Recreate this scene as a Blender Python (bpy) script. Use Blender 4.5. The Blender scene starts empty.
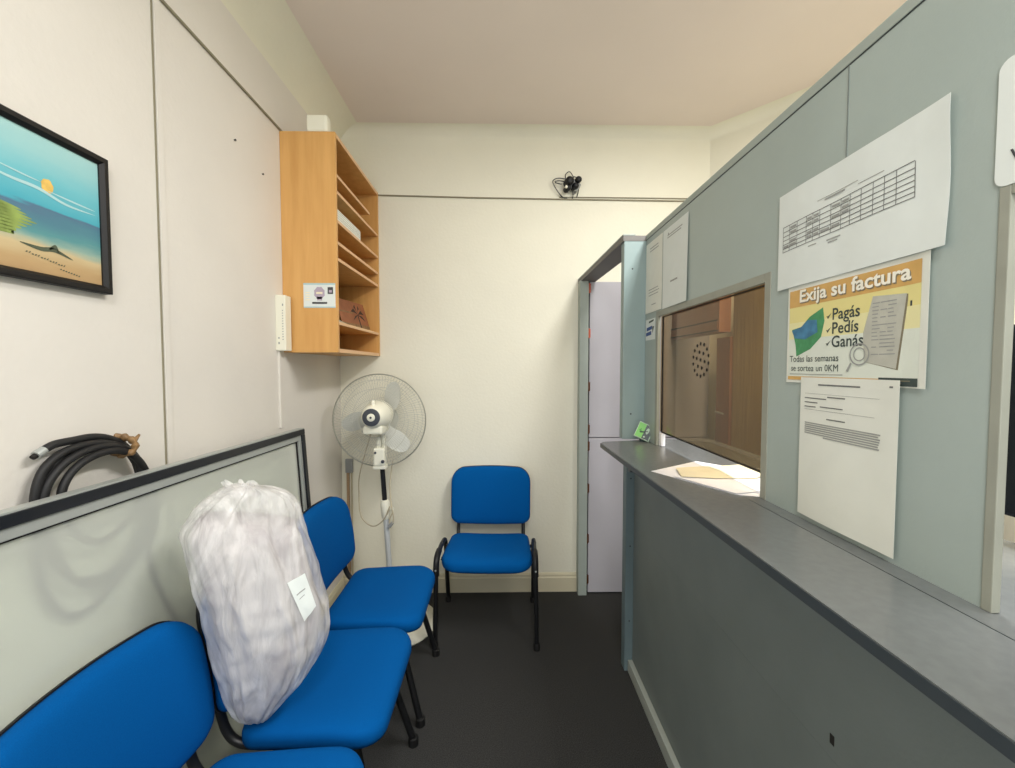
import bpy, bmesh, math, random
from mathutils import Vector, Matrix, noise
random.seed(7)
SC = bpy.context.scene
COL = SC.collection
R = math.radians

# ------------------------------------------------------------------ camera, world, lights, exposure
EYE = 1.485
cam_data = bpy.data.cameras.new('camera')
cam = bpy.data.objects.new('camera', cam_data)
COL.objects.link(cam)
SC.camera = cam
cam_data.sensor_fit = 'HORIZONTAL'
cam_data.sensor_width = 36.0
cam_data.lens = 36.0 * 420.0 / 1015.0
cam_data.clip_start = 0.02
_yaw, _pitch = math.atan(7.5 / 420), math.atan(17.0 / 420)
cam.location = (0, 0, EYE)
cam.rotation_euler = (math.pi / 2 - _pitch, 0, -_yaw)

world = bpy.data.worlds.new('world')
SC.world = world
world.use_nodes = True
world.node_tree.nodes['Background'].inputs[0].default_value = (0.97, 0.99, 1.0, 1)
world.node_tree.nodes['Background'].inputs[1].default_value = 1.35

def area(name, loc, rot, sx, sy, watts, color=(1, 1, 1)):
    l = bpy.data.lights.new(name, 'AREA')
    l.shape = 'RECTANGLE'
    l.size, l.size_y = sx, sy
    l.energy = watts
    l.color = color
    o = bpy.data.objects.new(name, l)
    o.location, o.rotation_euler = loc, rot
    COL.objects.link(o)
    return o

area('ceiling_tube_light', (0.10, -0.75, 2.90), (0, 0, 0), 0.30, 1.2, 27, (1.0, 0.985, 0.96))
area('office_tube_light', (1.0, 0.9, 2.92), (0, 0, 0), 0.3, 1.2, 36, (1.0, 0.985, 0.96))

SC.view_settings.view_transform = 'Standard'
SC.view_settings.look = 'None'
SC.view_settings.gamma = 1.0
SC.view_settings.use_curve_mapping = False
SC.view_settings.exposure = 0.6

# ------------------------------------------------------------------ helpers
def lin(c):
    return tuple((v / 12.92 if v <= 0.04045 else ((v + 0.055) / 1.055) ** 2.4) for v in c)

def rgb(r, g, b):
    return lin((r / 255, g / 255, b / 255)) + (1,)

def mat(name, col, rough=0.6, metal=0.0, spec=0.4, var=0.0, scale=30.0, bump=0.0, bscale=200.0, stretch=None, col2=None, sheen=0.0):
    m = bpy.data.materials.new(name)
    m.use_nodes = True
    nt = m.node_tree
    b = nt.nodes['Principled BSDF']
    b.inputs['Base Color'].default_value = col
    b.inputs['Roughness'].default_value = rough
    b.inputs['Metallic'].default_value = metal
    b.inputs['Specular IOR Level'].default_value = spec
    if sheen:
        b.inputs['Sheen Weight'].default_value = sheen
    tc = nt.nodes.new('ShaderNodeTexCoord')
    src = tc.outputs['Object']
    if stretch:
        mp = nt.nodes.new('ShaderNodeMapping')
        mp.inputs['Scale'].default_value = stretch
        nt.links.new(src, mp.inputs['Vector'])
        src = mp.outputs['Vector']
    if var > 0 or col2:
        n = nt.nodes.new('ShaderNodeTexNoise')
        n.inputs['Scale'].default_value = scale
        n.inputs['Detail'].default_value = 5
        nt.links.new(src, n.inputs['Vector'])
        r = nt.nodes.new('ShaderNodeValToRGB')
        c2 = col2 or tuple(min(1, v * (1 + var)) for v in col[:3]) + (1,)
        c1 = col if col2 else tuple(v * (1 - var) for v in col[:3]) + (1,)
        r.color_ramp.elements[0].position = 0.32
        r.color_ramp.elements[1].position = 0.68
        r.color_ramp.elements[0].color = c1
        r.color_ramp.elements[1].color = c2
        nt.links.new(n.outputs['Fac'], r.inputs['Fac'])
        nt.links.new(r.outputs['Color'], b.inputs['Base Color'])
    if bump > 0:
        n2 = nt.nodes.new('ShaderNodeTexNoise')
        n2.inputs['Scale'].default_value = bscale
        n2.inputs['Detail'].default_value = 3
        nt.links.new(src, n2.inputs['Vector'])
        bp = nt.nodes.new('ShaderNodeBump')
        bp.inputs['Strength'].default_value = bump
        bp.inputs['Distance'].default_value = 0.004
        nt.links.new(n2.outputs['Fac'], bp.inputs['Height'])
        nt.links.new(bp.outputs['Normal'], b.inputs['Normal'])
    return m

M = {}
M['wall'] = mat('wall_paint', rgb(226, 221, 212), 0.7, var=0.03, scale=2.5, bump=0.25, bscale=60)
M['wall_back'] = mat('back_wall_paint', rgb(235, 232, 214), 0.7, var=0.025, scale=2.0, bump=0.25, bscale=60)
M['ceiling'] = mat('ceiling_paint', rgb(232, 220, 210), 0.85, var=0.02, scale=2)
M['carpet'] = mat('carpet', rgb(64, 64, 63), 0.95, spec=0.1, var=0.35, scale=260, bump=0.8, bscale=420)
M['grey_paint'] = mat('partition_paint', rgb(164, 176, 171), 0.42, var=0.03, scale=5, bump=0.08, bscale=140)
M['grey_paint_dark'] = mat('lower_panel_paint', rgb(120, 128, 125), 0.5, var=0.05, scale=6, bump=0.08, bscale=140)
M['blue_grey_paint'] = mat('post_paint', rgb(140, 158, 157), 0.45, var=0.03, scale=6, bump=0.06, bscale=120)
M['strip_paint'] = mat('strip_paint', rgb(160, 170, 163), 0.5, var=0.03, scale=8)
M['frame_paint'] = mat('window_frame_paint', rgb(150, 152, 140), 0.5, var=0.06, scale=12)
M['counter'] = mat('counter_laminate', rgb(112, 116, 116), 0.24, spec=0.5, var=0.05, scale=60)
M['counter_edge'] = mat('counter_edge', rgb(58, 64, 66), 0.4)
M['door'] = mat('door_paint', rgb(176, 174, 180), 0.5, var=0.03, scale=4)
M['skirting'] = mat('skirting_paint', rgb(214, 206, 178), 0.5)
M['skirting_grey'] = mat('skirting_grey', rgb(172, 178, 170), 0.5)
M['beech'] = mat('beech_laminate', rgb(208, 155, 88), 0.42, var=0.0, scale=3, stretch=(9, 9, 0.8), col2=rgb(222, 172, 104))
M['beech_edge'] = mat('beech_edge', rgb(226, 184, 140), 0.5)
M['blue_fabric'] = mat('blue_fabric', rgb(0, 82, 149), 0.9, spec=0.08, var=0.08, scale=500, bump=0.25, bscale=900)
M['black_metal'] = mat('black_tube', rgb(20, 21, 23), 0.4, spec=0.5)
M['black_plastic'] = mat('black_plastic', rgb(16, 17, 20), 0.5)
M['black_rubber'] = mat('black_rubber', rgb(28, 28, 29), 0.55)
M['rubber_feet'] = mat('rubber_feet', rgb(14, 14, 14), 0.7)
M['white_plastic'] = mat('white_plastic', rgb(238, 236, 218), 0.35)
M['fan_grey'] = mat('fan_grey', rgb(150, 152, 150), 0.4)
M['fan_wire'] = mat('fan_wire', rgb(196, 196, 184), 0.4)
M['fan_blade'] = mat('fan_blade', rgb(212, 214, 206), 0.45)
M['dark_ring'] = mat('dark_ring', rgb(66, 70, 78), 0.5)
M['pole_white'] = mat('pole_white', rgb(196, 200, 200), 0.35)
M['paper'] = mat('paper', rgb(226, 228, 218), 0.8, var=0.015, scale=20)
M['paper_cool'] = mat('paper_cool', rgb(222, 228, 224), 0.8, var=0.015, scale=20)
M['paper_bright'] = mat('paper_bright', rgb(248, 247, 250), 0.8)
M['paper_tan'] = mat('paper_tan', rgb(238, 228, 196), 0.8, var=0.06, scale=14)
M['ink'] = mat('ink', rgb(70, 72, 74), 0.8)
M['ink_faint'] = mat('ink_faint', rgb(158, 160, 156), 0.8)
M['ink_grey'] = mat('ink_grey', rgb(118, 120, 118), 0.8)
M['cable'] = mat('painted_cable', rgb(142, 136, 114), 0.6)
M['cable_light'] = mat('painted_cable_light', rgb(190, 178, 150), 0.6)
M['dark'] = mat('dark_gap', rgb(28, 26, 24), 0.8)
M['frame_black'] = mat('picture_frame_black', rgb(18, 15, 14), 0.5)
M['alu'] = mat('aluminium', rgb(170, 174, 170), 0.4, metal=0.3)
M['alu_black'] = mat('black_aluminium', rgb(22, 26, 32), 0.35)
M['tie'] = mat('brown_tape', rgb(134, 104, 68), 0.5, var=0.3, scale=60)
M['hinge'] = mat('hinge_rust', rgb(96, 60, 40), 0.5, metal=0.4)
M['hinge_red'] = mat('hinge_red', rgb(190, 92, 66), 0.5)
M['red_wood'] = mat('red_brown_wood', rgb(150, 106, 80), 0.45, scale=3, stretch=(8, 8, 1), col2=rgb(128, 86, 64))
M['yellow_wood'] = mat('yellow_plank', rgb(184, 164, 124), 0.5, scale=4, stretch=(20, 20, 0.7), col2=rgb(150, 128, 92))
M['navy'] = mat('navy_screen', rgb(14, 18, 30), 0.2)
M['conduit_brown'] = mat('conduit_brown', rgb(170, 142, 110), 0.6)

def link(name, me, parent=None):
    o = bpy.data.objects.new(name, me)
    COL.objects.link(o)
    if parent is not None:
        o.parent = parent
    return o

def tag(o, label=None, cat=None, group=None, kind=None):
    if label: o['label'] = label
    if cat: o['category'] = cat
    if group: o['group'] = group
    if kind: o['kind'] = kind
    return o

def empty(name, loc=(0, 0, 0), rz=0.0):
    o = bpy.data.objects.new(name, None)
    o.empty_display_size = 0.05
    o.location = loc
    o.rotation_euler = (0, 0, rz)
    COL.objects.link(o)
    return o

class MB:
    """collects shapes, then links them as one mesh object"""
    def __init__(self):
        self.v, self.f, self.m, self.s = [], [], [], []
    def add(self, vs, fs, mi=0, smooth=False):
        k = len(self.v)
        self.v += [tuple(p) for p in vs]
        for f in fs:
            self.f.append([i + k for i in f]); self.m.append(mi); self.s.append(smooth)
        return self
    def box(self, a, b, mi=0, bev=0.0, xf=None):
        bm = bmesh.new()
        bmesh.ops.create_cube(bm, size=1.0)
        c = [(a[i] + b[i]) / 2 for i in range(3)]
        s = [abs(b[i] - a[i]) for i in range(3)]
        for v in bm.verts:
            v.co = Vector((c[0] + v.co.x * s[0], c[1] + v.co.y * s[1], c[2] + v.co.z * s[2]))
        if bev > 0:
            bmesh.ops.bevel(bm, geom=bm.edges[:], offset=min(bev, min(s) * 0.45), segments=2, profile=0.6, affect='EDGES')
        bm.verts.index_update()
        vs = [(xf @ v.co if xf else v.co.copy()) for v in bm.verts]
        self.add(vs, [[v.index for v in f.verts] for f in bm.faces], mi)
        bm.free()
        return self
    def tube(self, pts, r, n=10, mi=0, cap=True, closed=False, flat=1.0):
        pts = [Vector(p) for p in pts]
        rr = r if isinstance(r, (list, tuple)) else [r] * len(pts)
        N = len(pts)
        T = []
        for i in range(N):
            if closed:
                t = pts[(i + 1) % N] - pts[i - 1]
            else:
                t = pts[min(i + 1, N - 1)] - pts[max(i - 1, 0)]
            T.append(t.normalized() if t.length > 1e-9 else Vector((0, 0, 1)))
        u = T[0].orthogonal().normalized()
        rings = []
        for i in range(N):
            u = (u - T[i] * u.dot(T[i]))
            u = u.normalized() if u.length > 1e-6 else T[i].orthogonal().normalized()
            w = T[i].cross(u)
            rings.append([pts[i] + (u * math.cos(2 * math.pi * k / n) + w * math.sin(2 * math.pi * k / n) * flat) * rr[i] for k in range(n)])
        vs = [p for ring in rings for p in ring]
        fs = []
        for i in range(N if closed else N - 1):
            j = (i + 1) % N
            for k in range(n):
                fs.append([i * n + k, i * n + (k + 1) % n, j * n + (k + 1) % n, j * n + k])
        if cap and not closed:
            fs.append(list(range(n))[::-1]); fs.append([(N - 1) * n + k for k in range(n)])
        return self.add(vs, fs, mi, True)
    def lathe(self, prof, n=32, mi=0, xf=None, capa=True, capb=True):
        vs, fs = [], []
        for (r, z) in prof:
            for k in range(n):
                a = 2 * math.pi * k / n
                p = Vector((r * math.cos(a), r * math.sin(a), z))
                vs.append(xf @ p if xf else p)
        for i in range(len(prof) - 1):
            for k in range(n):
                fs.append([i * n + k, i * n + (k + 1) % n, (i + 1) * n + (k + 1) % n, (i + 1) * n + k])
        if capa: fs.append(list(range(n))[::-1])
        if capb: fs.append([(len(prof) - 1) * n + k for k in range(n)])
        return self.add(vs, fs, mi, True)
    def prism(self, poly, vec, mi=0):
        vec = Vector(vec); n = len(poly)
        vs = [Vector(p) for p in poly] + [Vector(p) + vec for p in poly]
        fs = [list(range(n))[::-1], [n + k for k in range(n)]]
        for k in range(n):
            fs.append([k, (k + 1) % n, n + (k + 1) % n, n + k])
        return self.add(vs, fs, mi)
    def build(self, name, mats, parent=None, autosmooth=True):
        me = bpy.data.meshes.new(name)
        me.from_pydata([tuple(v) for v in self.v], [], self.f)
        mats = mats if isinstance(mats, (list, tuple)) else [mats]
        for m in mats: me.materials.append(m)
        for p, mi, s in zip(me.polygons, self.m, self.s):
            p.material_index = mi
            p.use_smooth = s
        bm = bmesh.new(); bm.from_mesh(me)
        bmesh.ops.recalc_face_normals(bm, faces=bm.faces[:])
        if autosmooth:
            for e in bm.edges:
                if len(e.link_faces) == 2 and e.calc_face_angle(0) > R(42):
                    e.smooth = False
        bm.to_mesh(me); bm.free()
        me.update()
        return link(name, me, parent)

def spline(pts, k=6, closed=False):
    P = [Vector(p) for p in pts]; n = len(P); out = []
    for i in range(n if closed else n - 1):
        if closed:
            a, b, c, d = P[i - 1], P[i], P[(i + 1) % n], P[(i + 2) % n]
        else:
            a, b, c, d = P[max(i - 1, 0)], P[i], P[i + 1], P[min(i + 2, n - 1)]
        for j in range(k):
            t = j / k
            out.append(0.5 * ((2 * b) + (c - a) * t + (2 * a - 5 * b + 4 * c - d) * t * t + (3 * b - a - 3 * c + d) * t ** 3))
    if not closed: out.append(P[-1])
    return out

def sweep(mb, poly, prof, mi=0, smooth=False, inward=1):
    """profile (d, z): d = distance from the wall line into the room; poly = wall line in plan, room on its right"""
    P = [Vector((p[0], p[1])) for p in poly]
    nrm = []
    for i in range(len(P) - 1):
        t = (P[i + 1] - P[i]).normalized()
        nrm.append(Vector((t.y, -t.x)) * inward)
    vs = []
    for i in range(len(P)):
        if i == 0: m = nrm[0]
        elif i == len(P) - 1: m = nrm[-1]
        else:
            m = (nrm[i - 1] + nrm[i]); m = m / max(0.3, m.dot(nrm[i]))
        for (d, z) in prof:
            vs.append((P[i].x + m.x * d, P[i].y + m.y * d, z))
    k = len(prof); fs = []
    for i in range(len(P) - 1):
        for j in range(k - 1):
            fs.append([i * k + j, i * k + j + 1, (i + 1) * k + j + 1, (i + 1) * k + j])
    mb.add(vs, fs, mi, smooth)

def copy_tree(o, parent=None):
    c = o.copy(); COL.objects.link(c)
    if parent is not None: c.parent = parent
    for ch in list(o.children):
        copy_tree(ch, c)
    return c

# ------------------------------------------------------------------ the room
WL, WB, CZ = -1.03, 2.73, 2.988          # left wall, back wall, ceiling
PX, CT = 0.695, 1.137                    # partition face, counter top
YF = -1.6                                # how far the room runs behind the camera
XR = 2.0
DG = [(1.35, WB), (XR, 2.02)]            # slanted corner of the office behind the partition

struct = lambda o: tag(o, kind='structure')
struct(MB().box((WL - 0.1, YF, -0.1), (XR + 0.1, WB + 0.1, 0)).build('floor', M['carpet']))
struct(MB().box((WL - 0.1, YF, CZ), (XR + 0.1, WB + 0.1, CZ + 0.1)).build('ceiling', M['ceiling']))
struct(MB().box((WL - 0.1, YF, 0), (WL, WB + 0.1, CZ)).build('wall_left', M['wall']))
struct(MB().box((WL, WB, 0), (1.40, WB + 0.1, CZ)).build('wall_back', M['wall_back']))
m = MB()
m.prism([(DG[0][0], DG[0][1], 0), (DG[1][0], DG[1][1], 0), (XR + 0.1, 2.02, 0), (XR + 0.1, WB + 0.1, 0), (1.40, WB + 0.1, 0)], (0, 0, CZ))
m.box((XR, YF, 0), (XR + 0.1, 2.02, CZ))
struct(m.build('wall_right', M['wall_back']))
# rounded cove where walls meet the ceiling
m = MB(); rc = 0.07
prof = [(rc * (1 - math.sin(math.pi / 2 * k / 8)), CZ - rc * (1 - math.cos(math.pi / 2 * k / 8))) for k in range(9)]
rl = 0.15
sweep(m, [(WL, YF), (WL, WB)], [(rl * (1 - math.sin(math.pi / 2 * k / 10)), CZ - 0.0005 - rl * (1 - math.cos(math.pi / 2 * k / 10))) for k in range(11)], 0, True)
sweep(m, [(WL, WB), DG[0], DG[1], (XR, YF)], [(d, z - 0.0005) for d, z in prof], 0, True)
struct(m.build('trim_1', M['wall_back']))
# skirting of the back wall, up to the door jamb
m = MB()
sweep(m, [(WL + 0.0, WB), (0.505, WB)], [(0.016, 0.0), (0.016, 0.092), (0.011, 0.100), (0.011, 0.112), (0.006, 0.120), (0.0, 0.122)])
struct(m.build('baseboard_back', M['skirting']))
m = MB()
sweep(m, [(WL, YF), (WL, WB - 0.02)], [(0.014, 0.0), (0.014, 0.085), (0.006, 0.11), (0.0, 0.112)])
struct(m.build('baseboard_left', M['skirting']))
# vertical joint strip of the wall panels
m = MB()
m.box((WL, 1.308, 0.112), (WL + 0.005, 1.330, 2.585), 0, 0.001)
m.box((WL, 1.300, 0.112), (WL + 0.002, 1.3055, 2.585), 1)
struct(m.build('trim_2', [M['wall'], M['cable']]))

# partition between waiting room and office: upper panel with two openings, lower panel, post, seam
W1 = (1.095, 1.842)                      # opening of the first window along y
W2 = (-0.25, 0.569)
WZ2 = 1.721
WZ = 1.708                               # head of both openings
PT = 0.010
part = empty('wall_partition'); struct(part)
m = MB()
m.box((PX, W1[1], CT), (PX + PT, 2.02, 2.085))
m.box((PX, W2[1], CT), (PX + PT, W1[0], 2.085))
m.box((PX, YF, CT), (PX + PT, W2[0], 2.085))
m.box((PX, W1[0], WZ), (PX + PT, W1[1], 2.085))
m.box((PX, W2[0], WZ2), (PX + PT, W2[1], 2.085))
m.build('upper_panel', M['grey_paint'], part)
m = MB(); m.box((PX - 0.0012, 0.846, 1.905), (PX, 0.8485, 2.085))
m.build('panel_joint', M['grey_paint_dark'], part)
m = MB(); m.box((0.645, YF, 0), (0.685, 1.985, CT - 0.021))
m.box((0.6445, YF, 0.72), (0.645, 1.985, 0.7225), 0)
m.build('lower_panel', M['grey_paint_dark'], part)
m = MB(); m.box((0.6438, 0.771, 0.752), (0.6449, 0.781, 0.771))
m.build('keyhole', M['dark'], part)
m = MB()
m.box((0.588, 2.0, CT + 0.001), (PX, 2.05, 2.082), 0, 0.003)
m.box((PX, 2.02, CT), (PX + 0.03, 2.05, 2.085), 0)
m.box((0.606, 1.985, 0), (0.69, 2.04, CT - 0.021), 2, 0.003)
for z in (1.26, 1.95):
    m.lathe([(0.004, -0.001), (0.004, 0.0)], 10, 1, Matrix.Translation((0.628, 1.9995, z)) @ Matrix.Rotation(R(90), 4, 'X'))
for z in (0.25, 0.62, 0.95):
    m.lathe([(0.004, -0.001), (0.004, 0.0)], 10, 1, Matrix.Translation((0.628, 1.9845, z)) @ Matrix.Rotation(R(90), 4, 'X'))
M['post_shaded'] = mat('post_paint_shaded', rgb(104, 121, 125), 0.5, var=0.04, scale=8)  # post paint darkened, shade on the lower post is in the colour
m.build('post', [M['blue_grey_paint'], M['counter_edge'], M['post_shaded']], part)
# strip along the top of the partition
m = MB(); m.box((PX - 0.003, YF, 2.085), (PX + PT + 0.03, 2.03, 2.108), 0, 0.002)
m.box((PX - 0.0015, YF, 2.0835), (PX + 0.002, 2.0, 2.0855), 1)
struct(m.build('trim_3', [M['strip_paint'], M['counter_edge']]))
m = MB()
m.box((0.622, YF, 0.0), (0.6445, 1.984, 0.058), 0, 0.003)
struct(m.build('baseboard_right', M['skirting_grey']))

# doorway: jamb on the back wall and the head beam running to the post
jb = empty('trim_4'); struct(jb)
m = MB()
m.box((0.506, 2.665, 0), (0.562, WB, 2.03), 0, 0.002)
m.build('jamb', M['strip_paint'], jb)
m = MB()
m.prism([(0.505, WB, 2.030), (0.575, WB, 2.030), (0.70, 2.0, 2.078), (0.585, 2.0, 2.078)], (0, 0, 0.0), 0)
m = MB()
a0, a1 = [(0.505, WB, 2.022), (0.600, WB, 2.022), (0.600, WB, 2.046), (0.505, WB, 2.046)], [(0.583, 1.998, 2.080), (0.705, 1.998, 2.080), (0.705, 1.998, 2.105), (0.583, 1.998, 2.105)]
m.add(a0 + a1, [[0, 1, 2, 3], [7, 6, 5, 4], [0, 4, 5, 1], [1, 5, 6, 2], [2, 6, 7, 3], [3, 7, 4, 0]])
M['head_paint'] = mat('door_head_paint', rgb(112, 110, 106), 0.55, var=0.05, scale=8)
m.build('door_head', M['head_paint'], jb)
m = MB(); m.add([(0.504, WB, 2.0465), (0.540, WB, 2.0465), (0.540, WB, 2.052), (0.504, WB, 2.052), (0.582, 1.997, 2.1055), (0.640, 1.997, 2.1055), (0.640, 1.997, 2.111), (0.582, 1.997, 2.111)], [[0, 1, 2, 3], [7, 6, 5, 4], [0, 4, 5, 1], [1, 5, 6, 2], [2, 6, 7, 3], [3, 7, 4, 0]])
m.build('head_strip', M['strip_paint'], jb)

# two-part stable door folded flat against the back wall of the office
dr = empty('door_1', (0.566, 2.70, 0)); struct(dr)
def leaf(name, z0, z1):
    b = MB(); b.box((0.006, -0.018, z0), (0.78, 0.018, z1), 0, 0.003)
    return b.build(name, M['door'], dr)
up = leaf('upper_leaf', 1.0315, 2.026)
lo = leaf('lower_leaf', 0.012, 1.0265)
for z, mm, pa in [(1.985, 'hinge_red', up), (1.70, 'hinge_red', up), (1.36, 'hinge', up), (1.085, 'hinge', up), (0.975, 'hinge', lo), (0.70, 'hinge', lo), (0.37, 'hinge', lo), (0.10, 'hinge', lo)]:
    b = MB()
    b.tube([(0, -0.021, z - 0.032), (0, -0.021, z + 0.032)], 0.006, 10)
    b.box((-0.014, -0.019, z - 0.028), (0.012, -0.0165, z + 0.028))
    b.build('hinge', M[mm], pa)

# service windows
def tinted():
    m_ = bpy.data.materials.new('bronze_acrylic'); m_.use_nodes = True
    nt = m_.node_tree; nt.nodes.clear()
    o = nt.nodes.new('ShaderNodeOutputMaterial')
    t = nt.nodes.new('ShaderNodeBsdfTransparent'); t.inputs[0].default_value = rgb(222, 209, 186)
    g = nt.nodes.new('ShaderNodeBsdfGlossy'); g.inputs['Roughness'].default_value = 0.03
    fr = nt.nodes.new('ShaderNodeMath'); fr.operation = 'MULTIPLY_ADD'; fr.inputs[1].default_value = 0.5; fr.inputs[2].default_value = 0.04
    lw = nt.nodes.new('ShaderNodeLayerWeight'); lw.inputs['Blend'].default_value = 0.5
    pw = nt.nodes.new('ShaderNodeMath'); pw.operation = 'POWER'; pw.inputs[1].default_value = 4.0
    nt.links.new(lw.outputs['Facing'], pw.inputs[0]); nt.links.new(pw.outputs[0], fr.inputs[0])
    mx = nt.nodes.new('ShaderNodeMixShader')
    nt.links.new(fr.outputs[0], mx.inputs[0]); nt.links.new(t.outputs[0], mx.inputs[1]); nt.links.new(g.outputs[0], mx.inputs[2])
    nt.links.new(mx.outputs[0], o.inputs[0])
    return m_
M['bronze'] = tinted()
def service_window(name, y0, y1, pane, fw, WZ):
    w = empty(name, (PX, (y0 + y1) / 2, CT)); struct(w)
    ox, oy, oz = PX, (y0 + y1) / 2, CT
    L_ = lambda p: (p[0] - ox, p[1] - oy, p[2] - oz)
    f = MB()
    f.box(L_((PX - 0.002, y0 - fw, CT)), L_((PX + PT + 0.001, y0 + 0.002, WZ + fw)), 0, 0.0015)
    f.box(L_((PX - 0.002, y1 - 0.002, CT)), L_((PX + PT + 0.001, y1 + fw, WZ + fw)), 0, 0.0015)
    f.box(L_((PX - 0.002, y0 + 0.002, WZ - 0.002)), L_((PX + PT + 0.001, y1 - 0.002, WZ + fw)), 0, 0.0015)
    f.build('window_frame', M['frame_paint'], w)
    if pane:
        b = MB(); b.box(L_((0.716, y0 - 0.01, 1.198)), L_((0.720, y1 + 0.02, WZ + 0.01)))
        p = b.build('pane', M['bronze'], w)
        g = MB(); g.box(L_((0.7125, y0 + 0.002, WZ - 0.006)), L_((0.7155, y1 - 0.002, WZ - 0.0022)))
        g.box(L_((0.7125, y1 - 0.014, 1.198)), L_((0.7155, y1 - 0.0022, WZ - 0.002)))
        g.box(L_((0.7145, y0 + 0.002, 1.194)), L_((0.7215, y1 - 0.002, 1.1985)))
        g.build('gasket', M['dark'], p)
        h = MB()
        cy, cz = 1.488, 1.510
        for rad, cnt in ((0.0, 1), (0.030, 6), (0.058, 14)):
            for k in range(cnt):
                a = 2 * math.pi * k / cnt + 0.2
                h.lathe([(0.0062, 0), (0.0062, 0.0006)], 12, 0, Matrix.Translation(L_((0.7156, cy + rad * math.cos(a), cz + rad * math.sin(a)))) @ Matrix.Rotation(R(-90), 4, 'Y'))
        h.build('speaking_holes', M['dark'], p)
        b = MB(); b.box(L_((0.706, y1 - 0.026, CT + 0.0005)), L_((0.724, y1 - 0.002, 1.194)), 0, 0.002)
        b.build('pane_support', M['paper_bright'], w)
    return w
service_window('window_1', W1[0], W1[1], True, 0.022, WZ)
service_window('window_2', W2[0], W2[1], False, 0.012, WZ2)

# ------------------------------------------------------------------ counter
ct = empty('counter', (0.6, 0.3, CT))
tag(ct, 'long dark grey laminate counter along the grey partition under the service windows', 'counter')
m = MB()
m.prism([(0.502 - 0.6, YF - 0.3, -0.02), (0.461 - 0.6, 1.905 - 0.3, -0.02), (0.480 - 0.6, 1.935 - 0.3, -0.02), (0.688 - 0.6, 1.985 - 0.3, -0.02), (PX - 0.6, 1.985 - 0.3, -0.02), (PX - 0.6, YF - 0.3, -0.02)], (0, 0, 0.02))
m.box((PX - 0.6, YF - 0.3, -0.02), (1.02 - 0.6, 2.0 - 0.3, -0.0005))
m.build('worktop', M['counter'], ct)
m = MB()
m.prism([(0.500 - 0.6, YF - 0.3, -0.0195), (0.5022 - 0.6, YF - 0.3, -0.0195), (0.4612 - 0.6, 1.905 - 0.3, -0.0195), (0.459 - 0.6, 1.905 - 0.3, -0.0195)], (0, 0, 0.018))
m.build('edge_band', M['counter_edge'], ct)
m = MB()
m.box((0.654 - 0.6, YF - 0.3, 0.0), (0.6555 - 0.6, 1.08 - 0.3, 0.0006))
m.build('joint_line', M['counter_edge'], ct)
m = MB(); m.box((0.47 - 0.6, 1.50 - 0.3, -0.034), (0.64 - 0.6, 1.525 - 0.3, -0.02), 0, 0.002)
m.build('bracket', M['counter_edge'], ct)

# ------------------------------------------------------------------ chairs
def rrect(w, d, r, n=8, wtop=None, bulge=0.0):
    """rounded outline, half widths w (at low second coordinate) and wtop, half depth d"""
    wt = wtop or w
    out = []
    for cx, cy, a0 in ((1, 1, 0), (-1, 1, 90), (-1, -1, 180), (1, -1, 270)):
        ww = wt if cy > 0 else w
        rad = r[1] if cy > 0 else r[0]
        for k in range(n + 1):
            a = R(a0 + 90 * k / n)
            x = cx * (ww - rad) + rad * math.cos(a)
            y = cy * (d - rad) + rad * math.sin(a)
            out.append((x, y))
    # densify straight runs
    res = []
    for i in range(len(out)):
        p, q = out[i], out[(i + 1) % len(out)]
        L_ = math.hypot(q[0] - p[0], q[1] - p[1]); k = max(1, int(L_ / 0.03))
        for j in range(k):
            t = j / k; res.append((p[0] + (q[0] - p[0]) * t, p[1] + (q[1] - p[1]) * t))
    return [(x, y + (bulge * (1 - (x / max(w, wt)) ** 2) * (1 if y > 0 else -1) if bulge else 0)) for x, y in res]

def pad(mb, outline, place, levels, mi=0):
    """closed cushion: levels = (scale inset in metres, height); place(x, y, h) maps to 3D"""
    n = len(outline); rings = []
    cx = sum(p[0] for p in outline) / n; cy = sum(p[1] for p in outline) / n
    for s, h in levels:
        rings.append([place(cx + (x - cx) * s, cy + (y - cy) * s, h) for x, y in outline])
    vs = [p for r_ in rings for p in r_]; fs = []
    for i in range(len(rings) - 1):
        for k in range(n):
            fs.append([i * n + k, i * n + (k + 1) % n, (i + 1) * n + (k + 1) % n, (i + 1) * n + k])
    fs.append(list(range(n))[::-1]); fs.append([(len(rings) - 1) * n + k for k in range(n)])
    mb.add(vs, fs, mi, True)

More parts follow.
